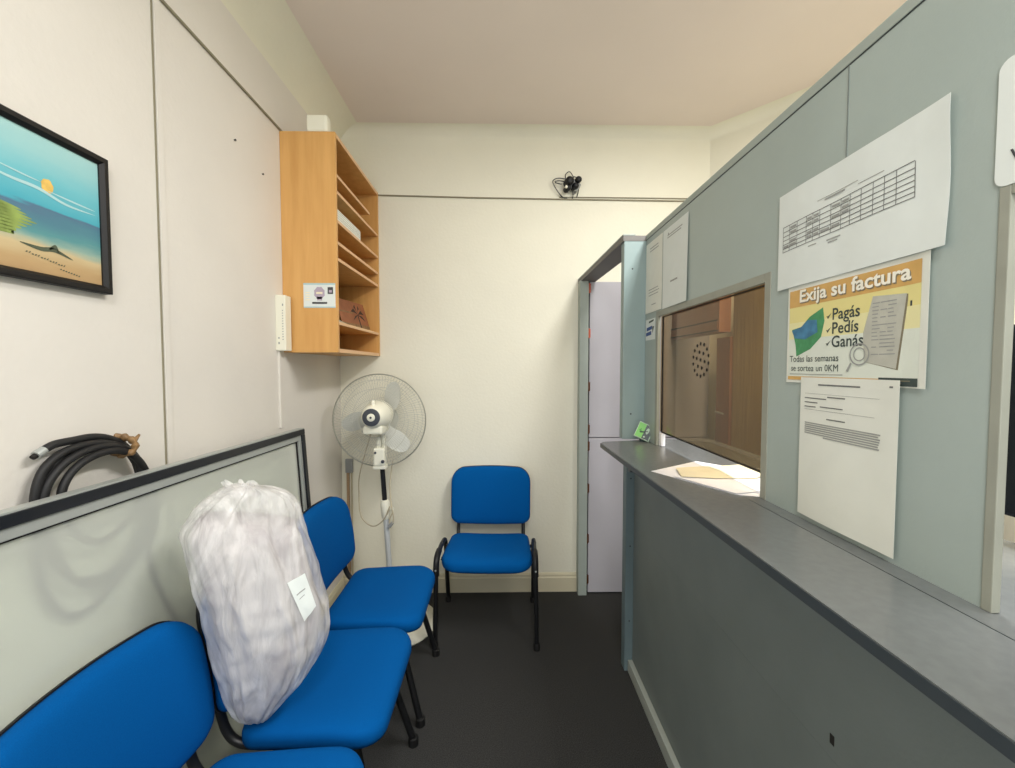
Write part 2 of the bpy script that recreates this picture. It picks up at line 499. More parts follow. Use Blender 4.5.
def make_chair(framed=True):
    root = empty('visitor_chair')
    # seat
    ol = rrect(0.248, 0.208, (0.085, 0.06), 8, 0.238, 0.0)
    def pl(x, y, h):
        return (x, y, 0.438 - 0.012 * (y + 0.2) / 0.4 + h - 0.010 * max(0, -y / 0.2) ** 3 * 1.4 + 0.006 * (x / 0.23) ** 2)
    b = MB(); pad(b, ol, pl, [(0.93, -0.034), (0.985, -0.030), (1.0, -0.018), (1.0, 0.0), (0.985, 0.012), (0.95, 0.020), (0.88, 0.026), (0.7, 0.030), (0.45, 0.029), (0.2, 0.027), (0.02, 0.026)])
    st = b.build('seat', M['blue_fabric'], root, False)
    b = MB(); pad(b, ol, pl, [(0.80, -0.045), (0.90, -0.044), (0.945, -0.036), (0.94, -0.030)])
    b.build('seat_shell', M['black_plastic'], st)
    # backrest, curved in plan and tilted back
    ob = rrect(0.248, 0.165, (0.05, 0.080), 9, 0.250, 0.0)
    ob = [(x, y + (-0.018 * (1 - (x / 0.25) ** 2) if y < -0.05 else 0.008 * (1 - (x / 0.25) ** 2) if y > 0.05 else 0)) for x, y in ob]
    def pb(x, z, h):
        zz = z + 0.165
        y = 0.272 + 0.055 * (zz / 0.33) - 0.035 * (x / 0.25) ** 2 - h - 0.012 * math.sin(math.pi * min(1, max(0, zz / 0.33)))
        return (x, y, 0.670 + z)
    b = MB(); pad(b, ob, pb, [(0.95, -0.006), (0.99, -0.003), (1.0, 0.006), (1.0, 0.016), (0.985, 0.026), (0.95, 0.033), (0.88, 0.038), (0.7, 0.041), (0.4, 0.041), (0.15, 0.040), (0.02, 0.040)])
    bk = b.build('backrest', M['blue_fabric'], root, False)
    b = MB(); pad(b, ob, pb, [(0.60, -0.024), (0.85, -0.023), (0.97, -0.018), (1.004, -0.010), (1.006, -0.004), (0.97, -0.0035)])
    b.build('back_shell', M['black_plastic'], bk)
    # tube frame: each side an upside-down U split in front and rear leg
    for s in (-1, 1):
        px = 0.206 * s
        b = MB(); b.tube(spline([(px, 0.02, 0.394), (px, 0.16, 0.394), (px, 0.215, 0.405), (px, 0.245, 0.44), (px, 0.262, 0.50), (px, 0.285, 0.60)], 6), 0.0125, 12, flat=0.8)
        b.build('back_post', M['black_metal'], root)
        if not framed:
            for p in ([(0.165 * s, -0.10, 0.405), (0.185 * s, -0.14, 0.25), (0.212 * s, -0.203, 0.016)], [(0.165 * s, 0.10, 0.405), (0.185 * s, 0.14, 0.25), (0.205 * s, 0.195, 0.016)]):
                b = MB(); b.tube(spline(p, 5), 0.0135, 12)
                lg = b.build('leg', M['black_metal'], root)
                c = MB(); c.lathe([(0.014, 0.0), (0.020, 0.001), (0.019, 0.03), (0.015, 0.034)], 16, 0, Matrix.Translation((p[-1][0], p[-1][1], 0.0)))
                c.build('foot_cap', M['rubber_feet'], lg)
            continue
        x = 0.262 * s
        fr = [(x + 0.006 * s, -0.228, 0.016), (x + 0.004 * s, -0.224, 0.20), (x, -0.218, 0.405), (x, -0.208, 0.448), (x, -0.178, 0.474), (x, -0.12, 0.480), (x, -0.03, 0.480)]
        rr = [(x, -0.03, 0.480), (x, 0.03, 0.476), (x, 0.075, 0.452), (x, 0.10, 0.405), (x + 0.004 * s, 0.165, 0.20), (x + 0.006 * s, 0.222, 0.016)]
        for p in (fr, rr):
            b = MB(); b.tube(spline(p, 6), 0.0135, 12, flat=0.82)
            lg = b.build('leg', M['black_metal'], root)
            e = p[0] if p is fr else p[-1]
            c = MB(); c.lathe([(0.012, 0.0), (0.0175, 0.001), (0.0175, 0.03), (0.0145, 0.034)], 16, 0, Matrix.Translation((e[0], e[1], 0.0)))
            c.build('foot_cap', M['rubber_feet'], lg)
        # plastic cover over the front bend
        b = MB(); b.tube(spline([(x, -0.2185, 0.385), (x, -0.209, 0.447), (x, -0.178, 0.4745), (x, -0.125, 0.481)], 6), 0.017, 12, flat=0.85)
        b.build('bend_cover', M['black_plastic'], root)
        b = MB(); b.lathe([(0.005, 0), (0.005, 0.002), (0.002, 0.0035)], 10, 0, Matrix.Translation((x, -0.2335, 0.42)) @ Matrix.Rotation(R(90), 4, 'X'))
        b.build('bolt', M['alu'], root)
    for y, z in ((-0.10, 0.400), (0.075, 0.400)):
        xe = 0.256 if framed else 0.17
        b = MB(); b.tube([(-xe, y, z + 0.025 if framed else z), (-0.16, y, z - 0.006), (0.16, y, z - 0.006), (xe, y, z + 0.025 if framed else z)], 0.010, 10)
        b.build('crossbar', M['black_metal'], root)
    return root

chair = make_chair()
G = 'blue padded visitor chairs'
chair.location = (-0.068, 2.385, 0); chair.rotation_euler = (0, 0, R(-2))
tag(chair, 'blue padded visitor chair standing alone against the back wall', 'chair', G)
row_chair = make_chair(False)
for loc, rz, lab in [((-0.535, 1.905, 0), 90, 'blue padded chair of the left row nearest the fan, half hidden by the bag'),
                     ((-0.545, 1.390, 0), 90, 'blue padded chair of the left row with the plastic bag standing on it'),
                     ((-0.556, 0.868, 0), 90, 'blue padded chair nearest the viewer, left row, backrest in bottom left corner')]:
    c = row_chair if row_chair.location.length == 0 else copy_tree(row_chair); c.location = loc; c.rotation_euler = (0, 0, R(rz)); tag(c, lab, 'chair', G)

# ------------------------------------------------------------------ bag of bedding on the middle chair
def film():
    m_ = bpy.data.materials.new('thin_plastic_film'); m_.use_nodes = True
    nt = m_.node_tree; b = nt.nodes['Principled BSDF']; o = nt.nodes['Material Output']
    b.inputs['Base Color'].default_value = rgb(240, 238, 236); b.inputs['Roughness'].default_value = 0.28
    b.inputs['Specular IOR Level'].default_value = 0.6
    t = nt.nodes.new('ShaderNodeBsdfTransparent')
    mx = nt.nodes.new('ShaderNodeMixShader')
    tc = nt.nodes.new('ShaderNodeTexCoord')
    n = nt.nodes.new('ShaderNodeTexNoise'); n.inputs['Scale'].default_value = 16; n.inputs['Detail'].default_value = 6; n.inputs['Distortion'].default_value = 1.6
    mp = nt.nodes.new('ShaderNodeMapping'); mp.inputs['Scale'].default_value = (1.5, 1.5, 0.22)
    nt.links.new(tc.outputs['Object'], mp.inputs['Vector']); nt.links.new(mp.outputs['Vector'], n.inputs['Vector'])
    bp = nt.nodes.new('ShaderNodeBump'); bp.inputs['Strength'].default_value = 0.6; bp.inputs['Distance'].default_value = 0.018
    n2 = nt.nodes.new('ShaderNodeTexNoise'); n2.inputs['Scale'].default_value = 7; n2.inputs['Detail'].default_value = 4; n2.inputs['Distortion'].default_value = 1.6
    mp2 = nt.nodes.new('ShaderNodeMapping'); mp2.inputs['Scale'].default_value = (1.6, 1.6, 0.45); mp2.inputs['Rotation'].default_value = (0.2, 0.25, 0)
    nt.links.new(tc.outputs['Object'], mp2.inputs['Vector']); nt.links.new(mp2.outputs['Vector'], n2.inputs['Vector'])
    rg = nt.nodes.new('ShaderNodeMapRange'); rg.inputs[1].default_value = 0.38; rg.inputs[2].default_value = 0.66; rg.inputs[3].default_value = 0.32; rg.inputs[4].default_value = 0.64
    nt.links.new(n2.outputs['Fac'], rg.inputs[0]); nt.links.new(rg.outputs[0], mx.inputs[0])
    sm = nt.nodes.new('ShaderNodeMath'); sm.operation = 'ADD'
    nt.links.new(n.outputs['Fac'], sm.inputs[0]); nt.links.new(n2.outputs['Fac'], sm.inputs[1])
    nt.links.new(sm.outputs[0], bp.inputs['Height']); nt.links.new(bp.outputs['Normal'], b.inputs['Normal'])
    nt.links.new(t.outputs[0], mx.inputs[1]); nt.links.new(b.outputs[0], mx.inputs[2]); nt.links.new(mx.outputs[0], o.inputs[0])
    return m_
M['film'] = film()
M['bedding'] = mat('folded_bedding', rgb(168, 160, 162), 0.9, var=0.16, scale=9, bump=0.5, bscale=24)
bag = empty('plastic_bag', (-0.70, 1.18, 0.472))
tag(bag, 'big white see-through plastic bag of bedding leaning on a blue chair', 'bag')
D_ = Vector((0.902, 0.431, 0)); N_ = Vector((-0.431, 0.902, 0))
levels = [(-0.700, 1.180, 0.474, 0.020, 0.014), (-0.703, 1.178, 0.484, 0.036, 0.030), (-0.697, 1.179, 0.531, 0.063, 0.060), (-0.678, 1.188, 0.612, 0.104, 0.090),
          (-0.664, 1.195, 0.697, 0.140, 0.108), (-0.666, 1.194, 0.801, 0.157, 0.116), (-0.683, 1.186, 0.878, 0.158, 0.115),
          (-0.699, 1.178, 0.969, 0.158, 0.106), (-0.707, 1.174, 1.014, 0.153, 0.098), (-0.704, 1.176, 1.056, 0.136, 0.084),
          (-0.691, 1.182, 1.105, 0.110, 0.062), (-0.683, 1.186, 1.134, 0.082, 0.044), (-0.692, 1.182, 1.150, 0.045, 0.028)]
def bag_rings(scale, wr, n=72, sub=5, lv=None):
    lv = lv or levels
    pts = [Vector((a, b, c)) for a, b, c, _, _ in lv]
    rad = [Vector((d, e, 0)) for _, _, _, d, e in lv]
    P = spline(pts, sub); Q = spline(rad, sub)
    base = Vector((-0.70, 1.18, 0.472))
    vs = []
    for c, q in zip(P, Q):
        for k in range(n):
            a = 2 * math.pi * k / n
            ca, sa = math.cos(a), math.sin(a)
            ex = 0.72
            x = math.copysign(abs(ca) ** ex, ca) * q.x * scale; y = math.copysign(abs(sa) ** ex, sa) * q.y * scale
            p = c + D_ * x + N_ * y + Vector((0, 0, 0.24 * -x))
            p.z = max(p.z, 0.474)
            if wr > 0:
                f_ = q.x / 0.158; aa = k * 2 * math.pi / n
                d = 0.8 * noise.noise(Vector((3.2 * math.cos(aa), 3.2 * math.sin(aa), p.z * 2.2))) - 0.9 * abs(noise.noise(Vector((5 * math.cos(aa + p.z), 5 * math.sin(aa + p.z), p.z * 3.5)))) + 0.25 * noise.noise(Vector((p.x * 20, p.y * 20, p.z * 24)))
                dirv = (D_ * x + N_ * y)
                if dirv.length > 1e-6:
                    p += dirv.normalized() * d * wr * min(1, q.x / 0.08)
            vs.append(p - base)
    return vs, len(P), n
def ring_faces(rows, n):
    fs = []
    for i in range(rows - 1):
        for k in range(n):
            fs.append([i * n + k, i * n + (k + 1) % n, (i + 1) * n + (k + 1) % n, (i + 1) * n + k])
    fs.append(list(range(n))[::-1]); fs.append([(rows - 1) * n + k for k in range(n)])
    return fs
vs, rows, n = bag_rings(0.85, 0.004, lv=levels[1:-3])
b = MB(); b.add(vs, ring_faces(rows, n), 0, True); b.build('bedding', M['bedding'], bag, False)
vs, rows, n = bag_rings(1.0, 0.018, 120, 10)
b = MB(); b.add(vs, ring_faces(rows, n), 0, True); sk = b.build('bag_film', M['film'], bag, False)
# gathered knot on top
b = MB()
vs, fs = [], []
nn = 40
for i, (rx, z) in enumerate([(0.040, 0.668), (0.030, 0.676), (0.024, 0.682), (0.036, 0.692), (0.044, 0.700)]):
    for k in range(nn):
        a = 2 * math.pi * k / nn
        rr_ = rx * (1 + 0.28 * math.sin(k * 7.3 + i) * (0.4 + 0.25 * i))
        p = D_ * (math.cos(a) * rr_) + N_ * (math.sin(a) * rr_ * 0.6)
        vs.append(p * 0.8 + Vector((-0.022, -0.010, z - 0.012 + 0.008 * math.sin(k * 5.1 + i * 2) * (i / 4) - 0.12 * math.cos(a) * rr_)))
for i in range(4):
    for k in range(nn):
        fs.append([i * nn + k, i * nn + (k + 1) % nn, (i + 1) * nn + (k + 1) % nn, (i + 1) * nn + k])
b.add(vs, fs, 0, True); b.build('gathered_knot', M['film'], bag, False)

def sheet_part(name, P, nu, nv, m_, parent, prints=None, pm=None, pname='print'):
    """thin sheet through the surface P(u, v) -> Vector; prints lie half a millimetre in front"""
    b = MB(); vs = [P(i / nu, j / nv, 0) for j in range(nv + 1) for i in range(nu + 1)]
    fs = [[j * (nu + 1) + i, j * (nu + 1) + i + 1, (j + 1) * (nu + 1) + i + 1, (j + 1) * (nu + 1) + i] for j in range(nv) for i in range(nu)]
    k = len(vs)
    vs += [P(i / nu, j / nv, -0.0004) for j in range(nv + 1) for i in range(nu + 1)]
    fs += [[q + k for q in f[::-1]] for f in fs]
    w = nu + 1
    for i in range(nu):
        fs.append([i, k + i, k + i + 1, i + 1]); t = nv * w; fs.append([t + i + 1, k + t + i + 1, k + t + i, t + i])
    for j in range(nv):
        fs.append([(j + 1) * w, k + (j + 1) * w, k + j * w, j * w]); t = nu; fs.append([j * w + t, k + j * w + t, k + (j + 1) * w + t, (j + 1) * w + t])
    b.add(vs, fs, 0, True)
    o = b.build(name, m_, parent)
    if prints:
        if not isinstance(prints, dict): prints = {pname: prints}
        for nm, lst in prints.items():
            q = MB()
            used = sorted({t[1] for t in lst}); mm = [pm[k] for k in used]
            for layer, mi, polys, vv in lst:
                h = 0.0004 + 0.0003 * layer
                q.add([P(u, v, h) for u, v in vv], polys, used.index(mi))
            q.build(nm, mm, o)
    return o

def R4(u0, v0, u1, v1, layer=1, mi=0, nu=0):
    """a printed rectangle, cut into short pieces so it follows the curl"""
    nu = nu or max(1, int(abs(u1 - u0) / 0.08)); nv = max(1, int(abs(v1 - v0) / 0.08))
    vv = [(u0 + (u1 - u0) * i / nu, v0 + (v1 - v0) * j / nv) for j in range(nv + 1) for i in range(nu + 1)]
    ff = [[j * (nu + 1) + i, j * (nu + 1) + i + 1, (j + 1) * (nu + 1) + i + 1, (j + 1) * (nu + 1) + i] for j in range(nv) for i in range(nu)]
    return (layer, mi, ff, vv)

def POLY(pts, layer=1, mi=0):
    return (layer, mi, [list(range(len(pts)))], pts)

def TXT(body, u, v, size, aspect, layer=2, mi=0, bold=0.0, shear=0.0, sx=1.0, align='LEFT', rot=0.0):
    """lettering as flat mesh in sheet coordinates; size is the letter height in v; aspect = width/height of the sheet"""
    cu = bpy.data.curves.new('lettering', 'FONT')
    cu.body = body; cu.size = 1.0; cu.offset = bold; cu.align_x = align; cu.shear = shear
    cu.resolution_u = 3
    o = bpy.data.objects.new('lettering', cu); COL.objects.link(o)
    dg = bpy.context.evaluated_depsgraph_get()
    me = o.evaluated_get(dg).to_mesh()
    c, s = math.cos(rot), math.sin(rot)
    vv = []
    for p in me.vertices:
        x, y = p.co.x * sx * size, p.co.y * size
        x, y = x * c - y * s, x * s + y * c
        vv.append((u + x / aspect, v + y))
    ff = [list(p.vertices) for p in me.polygons]
    o.evaluated_get(dg).to_mesh_clear()
    bpy.data.objects.remove(o); bpy.data.curves.remove(cu)
    return (layer, mi, ff, vv)

from mathutils.bvhtree import BVHTree
BV = BVHTree.FromPolygons([v.co for v in sk.data.vertices], [list(p.vertices) for p in sk.data.polygons])
# paper slip stuck on the bag
def Pt(u, v, h):
    tl, tr, br, bl = Vector((-0.620, 1.216, 0.900)), Vector((-0.580, 1.233, 0.912)), Vector((-0.556, 1.245, 0.815)), Vector((-0.584, 1.234, 0.785))
    p = tl.lerp(tr, u).lerp(bl.lerp(br, u), 1 - v)
    p = p - Vector((-0.70, 1.18, 0.472))
    d_ = Vector((-0.431, 0.902, 0.0))
    hit = BV.ray_cast(p - d_ * 0.4, d_)[0]
    return (hit if hit else p) - d_ * (h + 0.003)
sheet_part('paper_slip', Pt, 6, 8, M['paper_cool'], bag, [R4(0.2, 0.62, 0.75, 0.65), R4(0.25, 0.5, 0.6, 0.52)], [M['ink_faint']])

# ------------------------------------------------------------------ glazed panel leaning behind the row
def frosted():
    m_ = bpy.data.materials.new('frosted_glass'); m_.use_nodes = True
    nt = m_.node_tree; nt.nodes.clear()
    o = nt.nodes.new('ShaderNodeOutputMaterial')
    d = nt.nodes.new('ShaderNodeBsdfDiffuse'); d.inputs[0].default_value = rgb(244, 248, 238)
    t = nt.nodes.new('ShaderNodeBsdfTransparent'); t.inputs[0].default_value = rgb(236, 244, 234)
    rf = nt.nodes.new('ShaderNodeBsdfRefraction'); rf.inputs['Roughness'].default_value = 0.15; rf.inputs['IOR'].default_value = 1.08; rf.inputs[0].default_value = rgb(240, 248, 238)
    gl = nt.nodes.new('ShaderNodeBsdfGlossy'); gl.inputs['Roughness'].default_value = 0.25
    m1 = nt.nodes.new('ShaderNodeMixShader'); m1.inputs[0].default_value = 0.5
    m2 = nt.nodes.new('ShaderNodeMixShader'); m2.inputs[0].default_value = 0.47
    m3 = nt.nodes.new('ShaderNodeMixShader'); m3.inputs[0].default_value = 0.05
    L_ = nt.links.new
    L_(t.outputs[0], m1.inputs[1]); L_(rf.outputs[0], m1.inputs[2])
    L_(m1.outputs[0], m2.inputs[1]); L_(d.outputs[0], m2.inputs[2])
    L_(m2.outputs[0], m3.inputs[1]); L_(gl.outputs[0], m3.inputs[2]); L_(m3.outputs[0], o.inputs[0])
    return m_
M['frosted'] = frosted()
gp = empty('glazed_panel', (-0.862, 1.1, 0))
gp.rotation_euler = (-0.0125, 0, 0); gp.location.z = 0.0115
tag(gp, 'large frosted glass panel in black and aluminium frame leaning on left wall', 'panel')
ang = math.atan2(0.085, 1.195)
GX = lambda y: -0.004 * (y - 1.1)
rot = Matrix.Rotation(-ang, 4, 'Y')
def gbox(b, a, c, mi=0, bev=0.0):
    b.box(a, c, mi, bev, rot)
y0, y1, hh = 0.30 - 1.1, 1.985 - 1.1, 1.198
b = MB()
t0 = 0.030
gbox(b, (-0.02, y0, hh - t0), (0.02, y1, hh - 0.004), 0, 0.003)
gbox(b, (-0.02, y0, 0.002), (0.02, y1, t0), 0, 0.003)
gbox(b, (-0.02, y1 - t0, t0), (0.02, y1, hh - t0), 0, 0.003)
gbox(b, (-0.02, y0, t0), (0.02, y0 + t0, hh - t0), 0, 0.003)
b.build('outer_frame', M['alu_black'], gp)
b = MB(); gbox(b, (-0.018, y0, hh - 0.005), (0.018, y1, hh), 0, 0.001)
b.build('top_edge', M['alu'], gp)
t1 = t0 + 0.024
b = MB()
gbox(b, (-0.014, y0 + t0, hh - t1), (0.014, y1 - t0, hh - t0), 0, 0.002)
gbox(b, (-0.014, y0 + t0, t0), (0.014, y1 - t0, t1), 0, 0.002)
gbox(b, (-0.014, y1 - t1, t1), (0.014, y1 - t0, hh - t1), 0, 0.002)
gbox(b, (-0.014, y0 + t0, t1), (0.014, y0 + t1, hh - t1), 0, 0.002)
b.build('inner_frame', M['alu'], gp)
b = MB(); t2 = t1 + 0.005
gbox(b, (-0.006, y0 + t1, hh - t2), (0.006, y1 - t1, hh - t1))
gbox(b, (-0.006, y1 - t2, t1), (0.006, y1 - t1, hh - t1))
b.build('gasket', M['dark'], gp)
b = MB()
vsg = [rot @ Vector(p) for p in [(0, y0 + t1, t1), (0, y1 - t1, t1), (0, y1 - t1, hh - t1), (0, y0 + t1, hh - t1)]]
b.add(vsg, [[0, 1, 2, 3]]); b.build('frosted_pane', M['frosted'], gp)

# ------------------------------------------------------------------ coil of cable on the wall
hs = empty('cable_coil', (-1.0, 1.05, 1.15))
tag(hs, 'black cable coil tied with brown tape hanging on wall behind glazed panel', 'cable')
hb = Vector((-1.0, 1.05, 1.15))
def coil(pts, r, x0, x1, closed=False):
    n = len(pts)
    fy = lambda y, z: (y + 0.10 * max(0, 1.1 - y), z - 0.012 * max(0, min(1, (z - 1.2) / 0.08)))
    return [Vector((x0 + (x1 - x0) * i / max(1, n - 1), *fy(p[0], p[1]))) - hb for i, p in enumerate(pts)]
b = MB()
b.tube(spline(coil([(0.918, 1.312), (0.945, 1.322), (0.99, 1.324), (1.049, 1.324), (1.103, 1.308), (1.14, 1.275), (1.180, 1.195), (1.204, 1.10), (1.19, 1.01), (1.130, 0.955), (1.04, 0.945), (0.97, 0.985), (0.93, 1.06), (0.895, 1.16), (0.892, 1.215), (0.915, 1.275), (0.97, 1.305), (1.05, 1.308), (1.12, 1.285), (1.165, 1.22), (1.185, 1.12)], 0, -1.008, -0.998), 6), 0.0088, 12)
b.tube(spline(coil([(1.185, 1.12), (1.17, 1.04), (1.10, 0.975), (1.02, 0.965), (0.955, 1.0), (0.90, 1.09), (0.902, 1.20), (0.935, 1.262), (0.99, 1.292), (1.06, 1.298), (1.125, 1.278), (1.16, 1.225), (1.158, 1.14), (1.11, 1.075), (1.03, 1.055), (0.97, 1.095), (0.936, 1.17), (0.944, 1.225), (0.985, 1.268), (1.05, 1.285), (1.115, 1.272), (1.165, 1.215), (1.195, 1.12), (1.19, 1.03), (1.165, 0.975), (1.185, 0.88), (1.235, 0.756), (1.26, 0.70)], 0, -0.998, -0.980), 6), 0.0088, 12)
b.tube(spline(coil([(1.19, 1.10), (1.16, 0.98), (1.06, 0.90), (0.97, 0.90), (0.91, 0.98), (0.895, 1.10), (0.912, 1.20), (0.94, 1.262), (0.98, 1.30), (1.06, 1.314), (1.12, 1.30), (1.16, 1.25), (1.18, 1.18)], 0, -1.016, -1.006), 6), 0.0088, 12)
b.build('coiled_cable', M['black_rubber'], hs)
b = MB(); b.tube(coil([(0.903, 1.305), (0.922, 1.314)], 0, -1.008, -1.008), 0.0095, 12)
b.tube(coil([(0.896, 1.301), (0.904, 1.3055)], 0, -1.008, -1.008), 0.006, 10, 1)
b.build('cable_end', [M['alu'], M['dark']], hs)
b = MB()
tie = [(-1.016, 1.128, 1.296), (-0.997, 1.130, 1.297), (-0.974, 1.130, 1.284), (-0.974, 1.124, 1.262), (-0.998, 1.116, 1.254), (-1.018, 1.120, 1.266)]
b.tube(spline([Vector(p) - hb for p in tie], 5, True), [0.011 + 0.003 * math.sin(i * 1.7) for i in range(30)], 10, closed=True, flat=0.7)
b.tube([Vector((-0.978, 1.136, 1.290)) - hb, Vector((-0.978, 1.150, 1.302)) - hb], [0.006, 0.003], 8)
b.build('tape_tie', M['tie'], hs)

# ------------------------------------------------------------------ seascape picture
pc = empty('framed_picture', (WL + 0.002, 0.90, 1.845))
tag(pc, 'black framed seascape painting with a low yellow sun, hanging on left wall', 'picture')
PY0, PY1, PH = -0.235, 0.222, 0.172          # half sizes around the centre (y), z
b = MB()
fw = 0.020
fo = [(PY0, -PH), (PY1, -PH), (PY1, PH), (PY0, PH)]
def fr_ring(d, x): return [(x, y + (d if y < 0 else -d), z + (d if z < 0 else -d)) for y, z in fo]
rings_ = [fr_ring(0, 0), fr_ring(0, 0.019), fr_ring(0.003, 0.022), fr_ring(0.013, 0.022), fr_ring(fw, 0.014), fr_ring(fw, 0.003)]
b.add([p for r_ in rings_ for p in r_], [[4 * i_ + k, 4 * i_ + (k + 1) % 4, 4 * i_ + 4 + (k + 1) % 4, 4 * i_ + 4 + k] for i_ in range(5) for k in range(4)])
b.build('frame', M['frame_black'], pc)
def seascape():
    m_ = bpy.data.materials.new('painted_seascape'); m_.use_nodes = True
    nt = m_.node_tree; bs = nt.nodes['Principled BSDF']; bs.inputs['Roughness'].default_value = 0.5
    tc = nt.nodes.new('ShaderNodeTexCoord'); sp = nt.nodes.new('ShaderNodeSeparateXYZ')
    nz = nt.nodes.new('ShaderNodeTexNoise'); nz.inputs['Scale'].default_value = 14; nz.inputs['Detail'].default_value = 6
    mp = nt.nodes.new('ShaderNodeMapping'); mp.inputs['Scale'].default_value = (1, 0.5, 2.2)
    ad = nt.nodes.new('ShaderNodeMath'); ad.operation = 'MULTIPLY_ADD'; ad.inputs[1].default_value = 0.045; 
    mr = nt.nodes.new('ShaderNodeMapRange'); mr.inputs[1].default_value = -PH; mr.inputs[2].default_value = PH
    rp = nt.nodes.new('ShaderNodeValToRGB'); cr = rp.color_ramp
    stops = [(0.0, (170, 136, 96)), (0.12, (190, 158, 112)), (0.22, (206, 186, 142)), (0.27, (150, 176, 160)), (0.33, (86, 148, 152)), (0.42, (78, 128, 146)), (0.475, (82, 116, 142)), (0.49, (72, 172, 190)), (0.66, (112, 192, 202)), (0.82, (152, 204, 206)), (1.0, (176, 214, 210))]
    while len(cr.elements) < len(stops): cr.elements.new(0.5)
    for e, (p, c) in zip(cr.elements, stops): e.position = p; e.color = rgb(*c)
    L_ = nt.links.new
    L_(tc.outputs['Object'], sp.inputs[0]); L_(tc.outputs['Object'], mp.inputs[0]); L_(mp.outputs[0], nz.inputs['Vector'])
    sb = nt.nodes.new('ShaderNodeMath'); sb.operation = 'SUBTRACT'; sb.inputs[1].default_value = 0.5
    L_(nz.outputs['Fac'], sb.inputs[0]); L_(sb.outputs[0], ad.inputs[0]); L_(sp.outputs['Z'], ad.inputs[2])
    L_(ad.outputs[0], mr.inputs[0]); L_(mr.outputs[0], rp.inputs['Fac']); L_(rp.outputs[0], bs.inputs['Base Color'])
    return m_
M['sea'] = seascape()
M['sun'] = mat('painted_sun', rgb(226, 186, 96), 0.6, var=0.15, scale=60)
M['cloud'] = mat('painted_cloud', rgb(182, 218, 220), 0.6)
M['wood_dark'] = mat('painted_driftwood', rgb(84, 92, 72), 0.6)
M['weed'] = mat('painted_weed', rgb(142, 162, 84), 0.6, var=0.25, scale=30)
b = MB(); b.box((0.004, PY0 + fw, -PH + fw), (0.010, PY1 - fw, PH - fw)); cv = b.build('canvas', M['sea'], pc)
b = MB()
def disc(cy, cz, ry, rz, mi, x=0.0105, n=20, jag=0.0):
    b.add([(x, cy, cz)] + [(x, cy + ry * (1 + jag * math.sin(k * 2.3)) * math.cos(2 * math.pi * k / n), cz + rz * (1 + jag * math.cos(k * 1.7)) * math.sin(2 * math.pi * k / n)) for k in range(n)], [[0, 1 + k, 1 + (k + 1) % n] for k in range(n)], mi)
def streak(pts, w, mi, x=0.0108):
    P = [Vector((x, p[0], p[1])) for p in spline([(p[0], p[1], 0) for p in pts], 5)]
    n = len(P); vs = []
    for i, p in enumerate(P):
        t = w * math.sin(math.pi * (i + 0.6) / (n + 0.2))
        vs += [p + Vector((0, 0, t)), p - Vector((0, 0, t))]
    b.add(vs, [[2 * i, 2 * i + 1, 2 * i + 3, 2 * i + 2] for i in range(n - 1)], mi)
disc(0.080, 0.046, 0.013, 0.016, 0, jag=0.08)
streak([(-0.10, 0.05), (0.0, 0.036), (0.06, 0.034), (0.12, 0.020), (0.19, 0.020)], 0.0035, 1)
streak([(0.08, 0.036), (0.14, 0.032), (0.19, 0.030)], 0.002, 1)
streak([(-0.05, 0.06), (0.03, 0.052), (0.065, 0.05)], 0.0016, 1)
streak([(0.02, -0.094), (0.06, -0.098), (0.09, -0.094), (0.13, -0.106)], 0.005, 2)
streak([(0.078, -0.094), (0.092, -0.086), (0.10, -0.098)], 0.005, 2)
for k in range(9): streak([(-0.14 + 0.006 * k, -0.024 - 0.007 * k), (-0.03 + 0.004 * k, -0.022 - 0.007 * k), (0.055 - 0.010 * abs(k - 3), -0.026 - 0.0065 * k)], 0.0042, 3, 0.0104)
for k in range(14):
    streak([(0.03 + k * 0.006, -0.112 - 0.0011 * k), (0.034 + k * 0.006, -0.110 - 0.0011 * k + 0.002 * math.sin(k * 2.1))], 0.0016, 2)
for k in range(8):
    streak([(0.10 + k * 0.006, -0.135 - 0.001 * k), (0.104 + k * 0.006, -0.133 - 0.001 * k)], 0.0016, 2)
b.build('brushwork', [M['sun'], M['cloud'], M['wood_dark'], M['weed']], cv)

# ------------------------------------------------------------------ wall cabinet with shelves
cab = empty('wall_cabinet', (WL, 2.375, 1.555))
tag(cab, 'open beech pigeonhole cabinet mounted in the corner above the fan', 'cabinet')
CD, CY0, CY1, CH = 0.258, -0.351, 0.351, 1.03     # depth, y ends, height
th = 0.018
b = MB(); b.box((0.001, CY0, 0), (CD, CY0 + th, CH)); b.build('side_panel', M['beech'], cab)
sidep = cab.children[0]
b = MB(); b.box((0.001, CY1 - th, 0), (CD, CY1, CH)); b.build('side_panel', M['beech'], cab)
b = MB(); b.box((0.001, CY0 + th, CH - th), (CD - 0.001, CY1 - th, CH)); b.box((CD - 0.001, CY0 + th, CH - th), (CD, CY1 - th, CH), 1); b.build('top_panel', [M['beech'], M['beech_edge']], cab)
b = MB(); b.box((0.001, CY0 + th, 0), (CD - 0.001, CY1 - th, th)); b.box((CD - 0.001, CY0 + th, 0), (CD, CY1 - th, th), 1); b.build('bottom_panel', [M['beech'], M['beech_edge']], cab)
b = MB(); b.box((0.001, CY0 + th, th), (0.006, CY1 - th, CH - th)); M['back_shade'] = mat('shaded_hardboard', rgb(124, 82, 46), 0.6, var=0.08, scale=20)  # back panel coloured darker: the cabinet's inner shade is put into the brown
b.build('back_panel', M['back_shade'], cab)
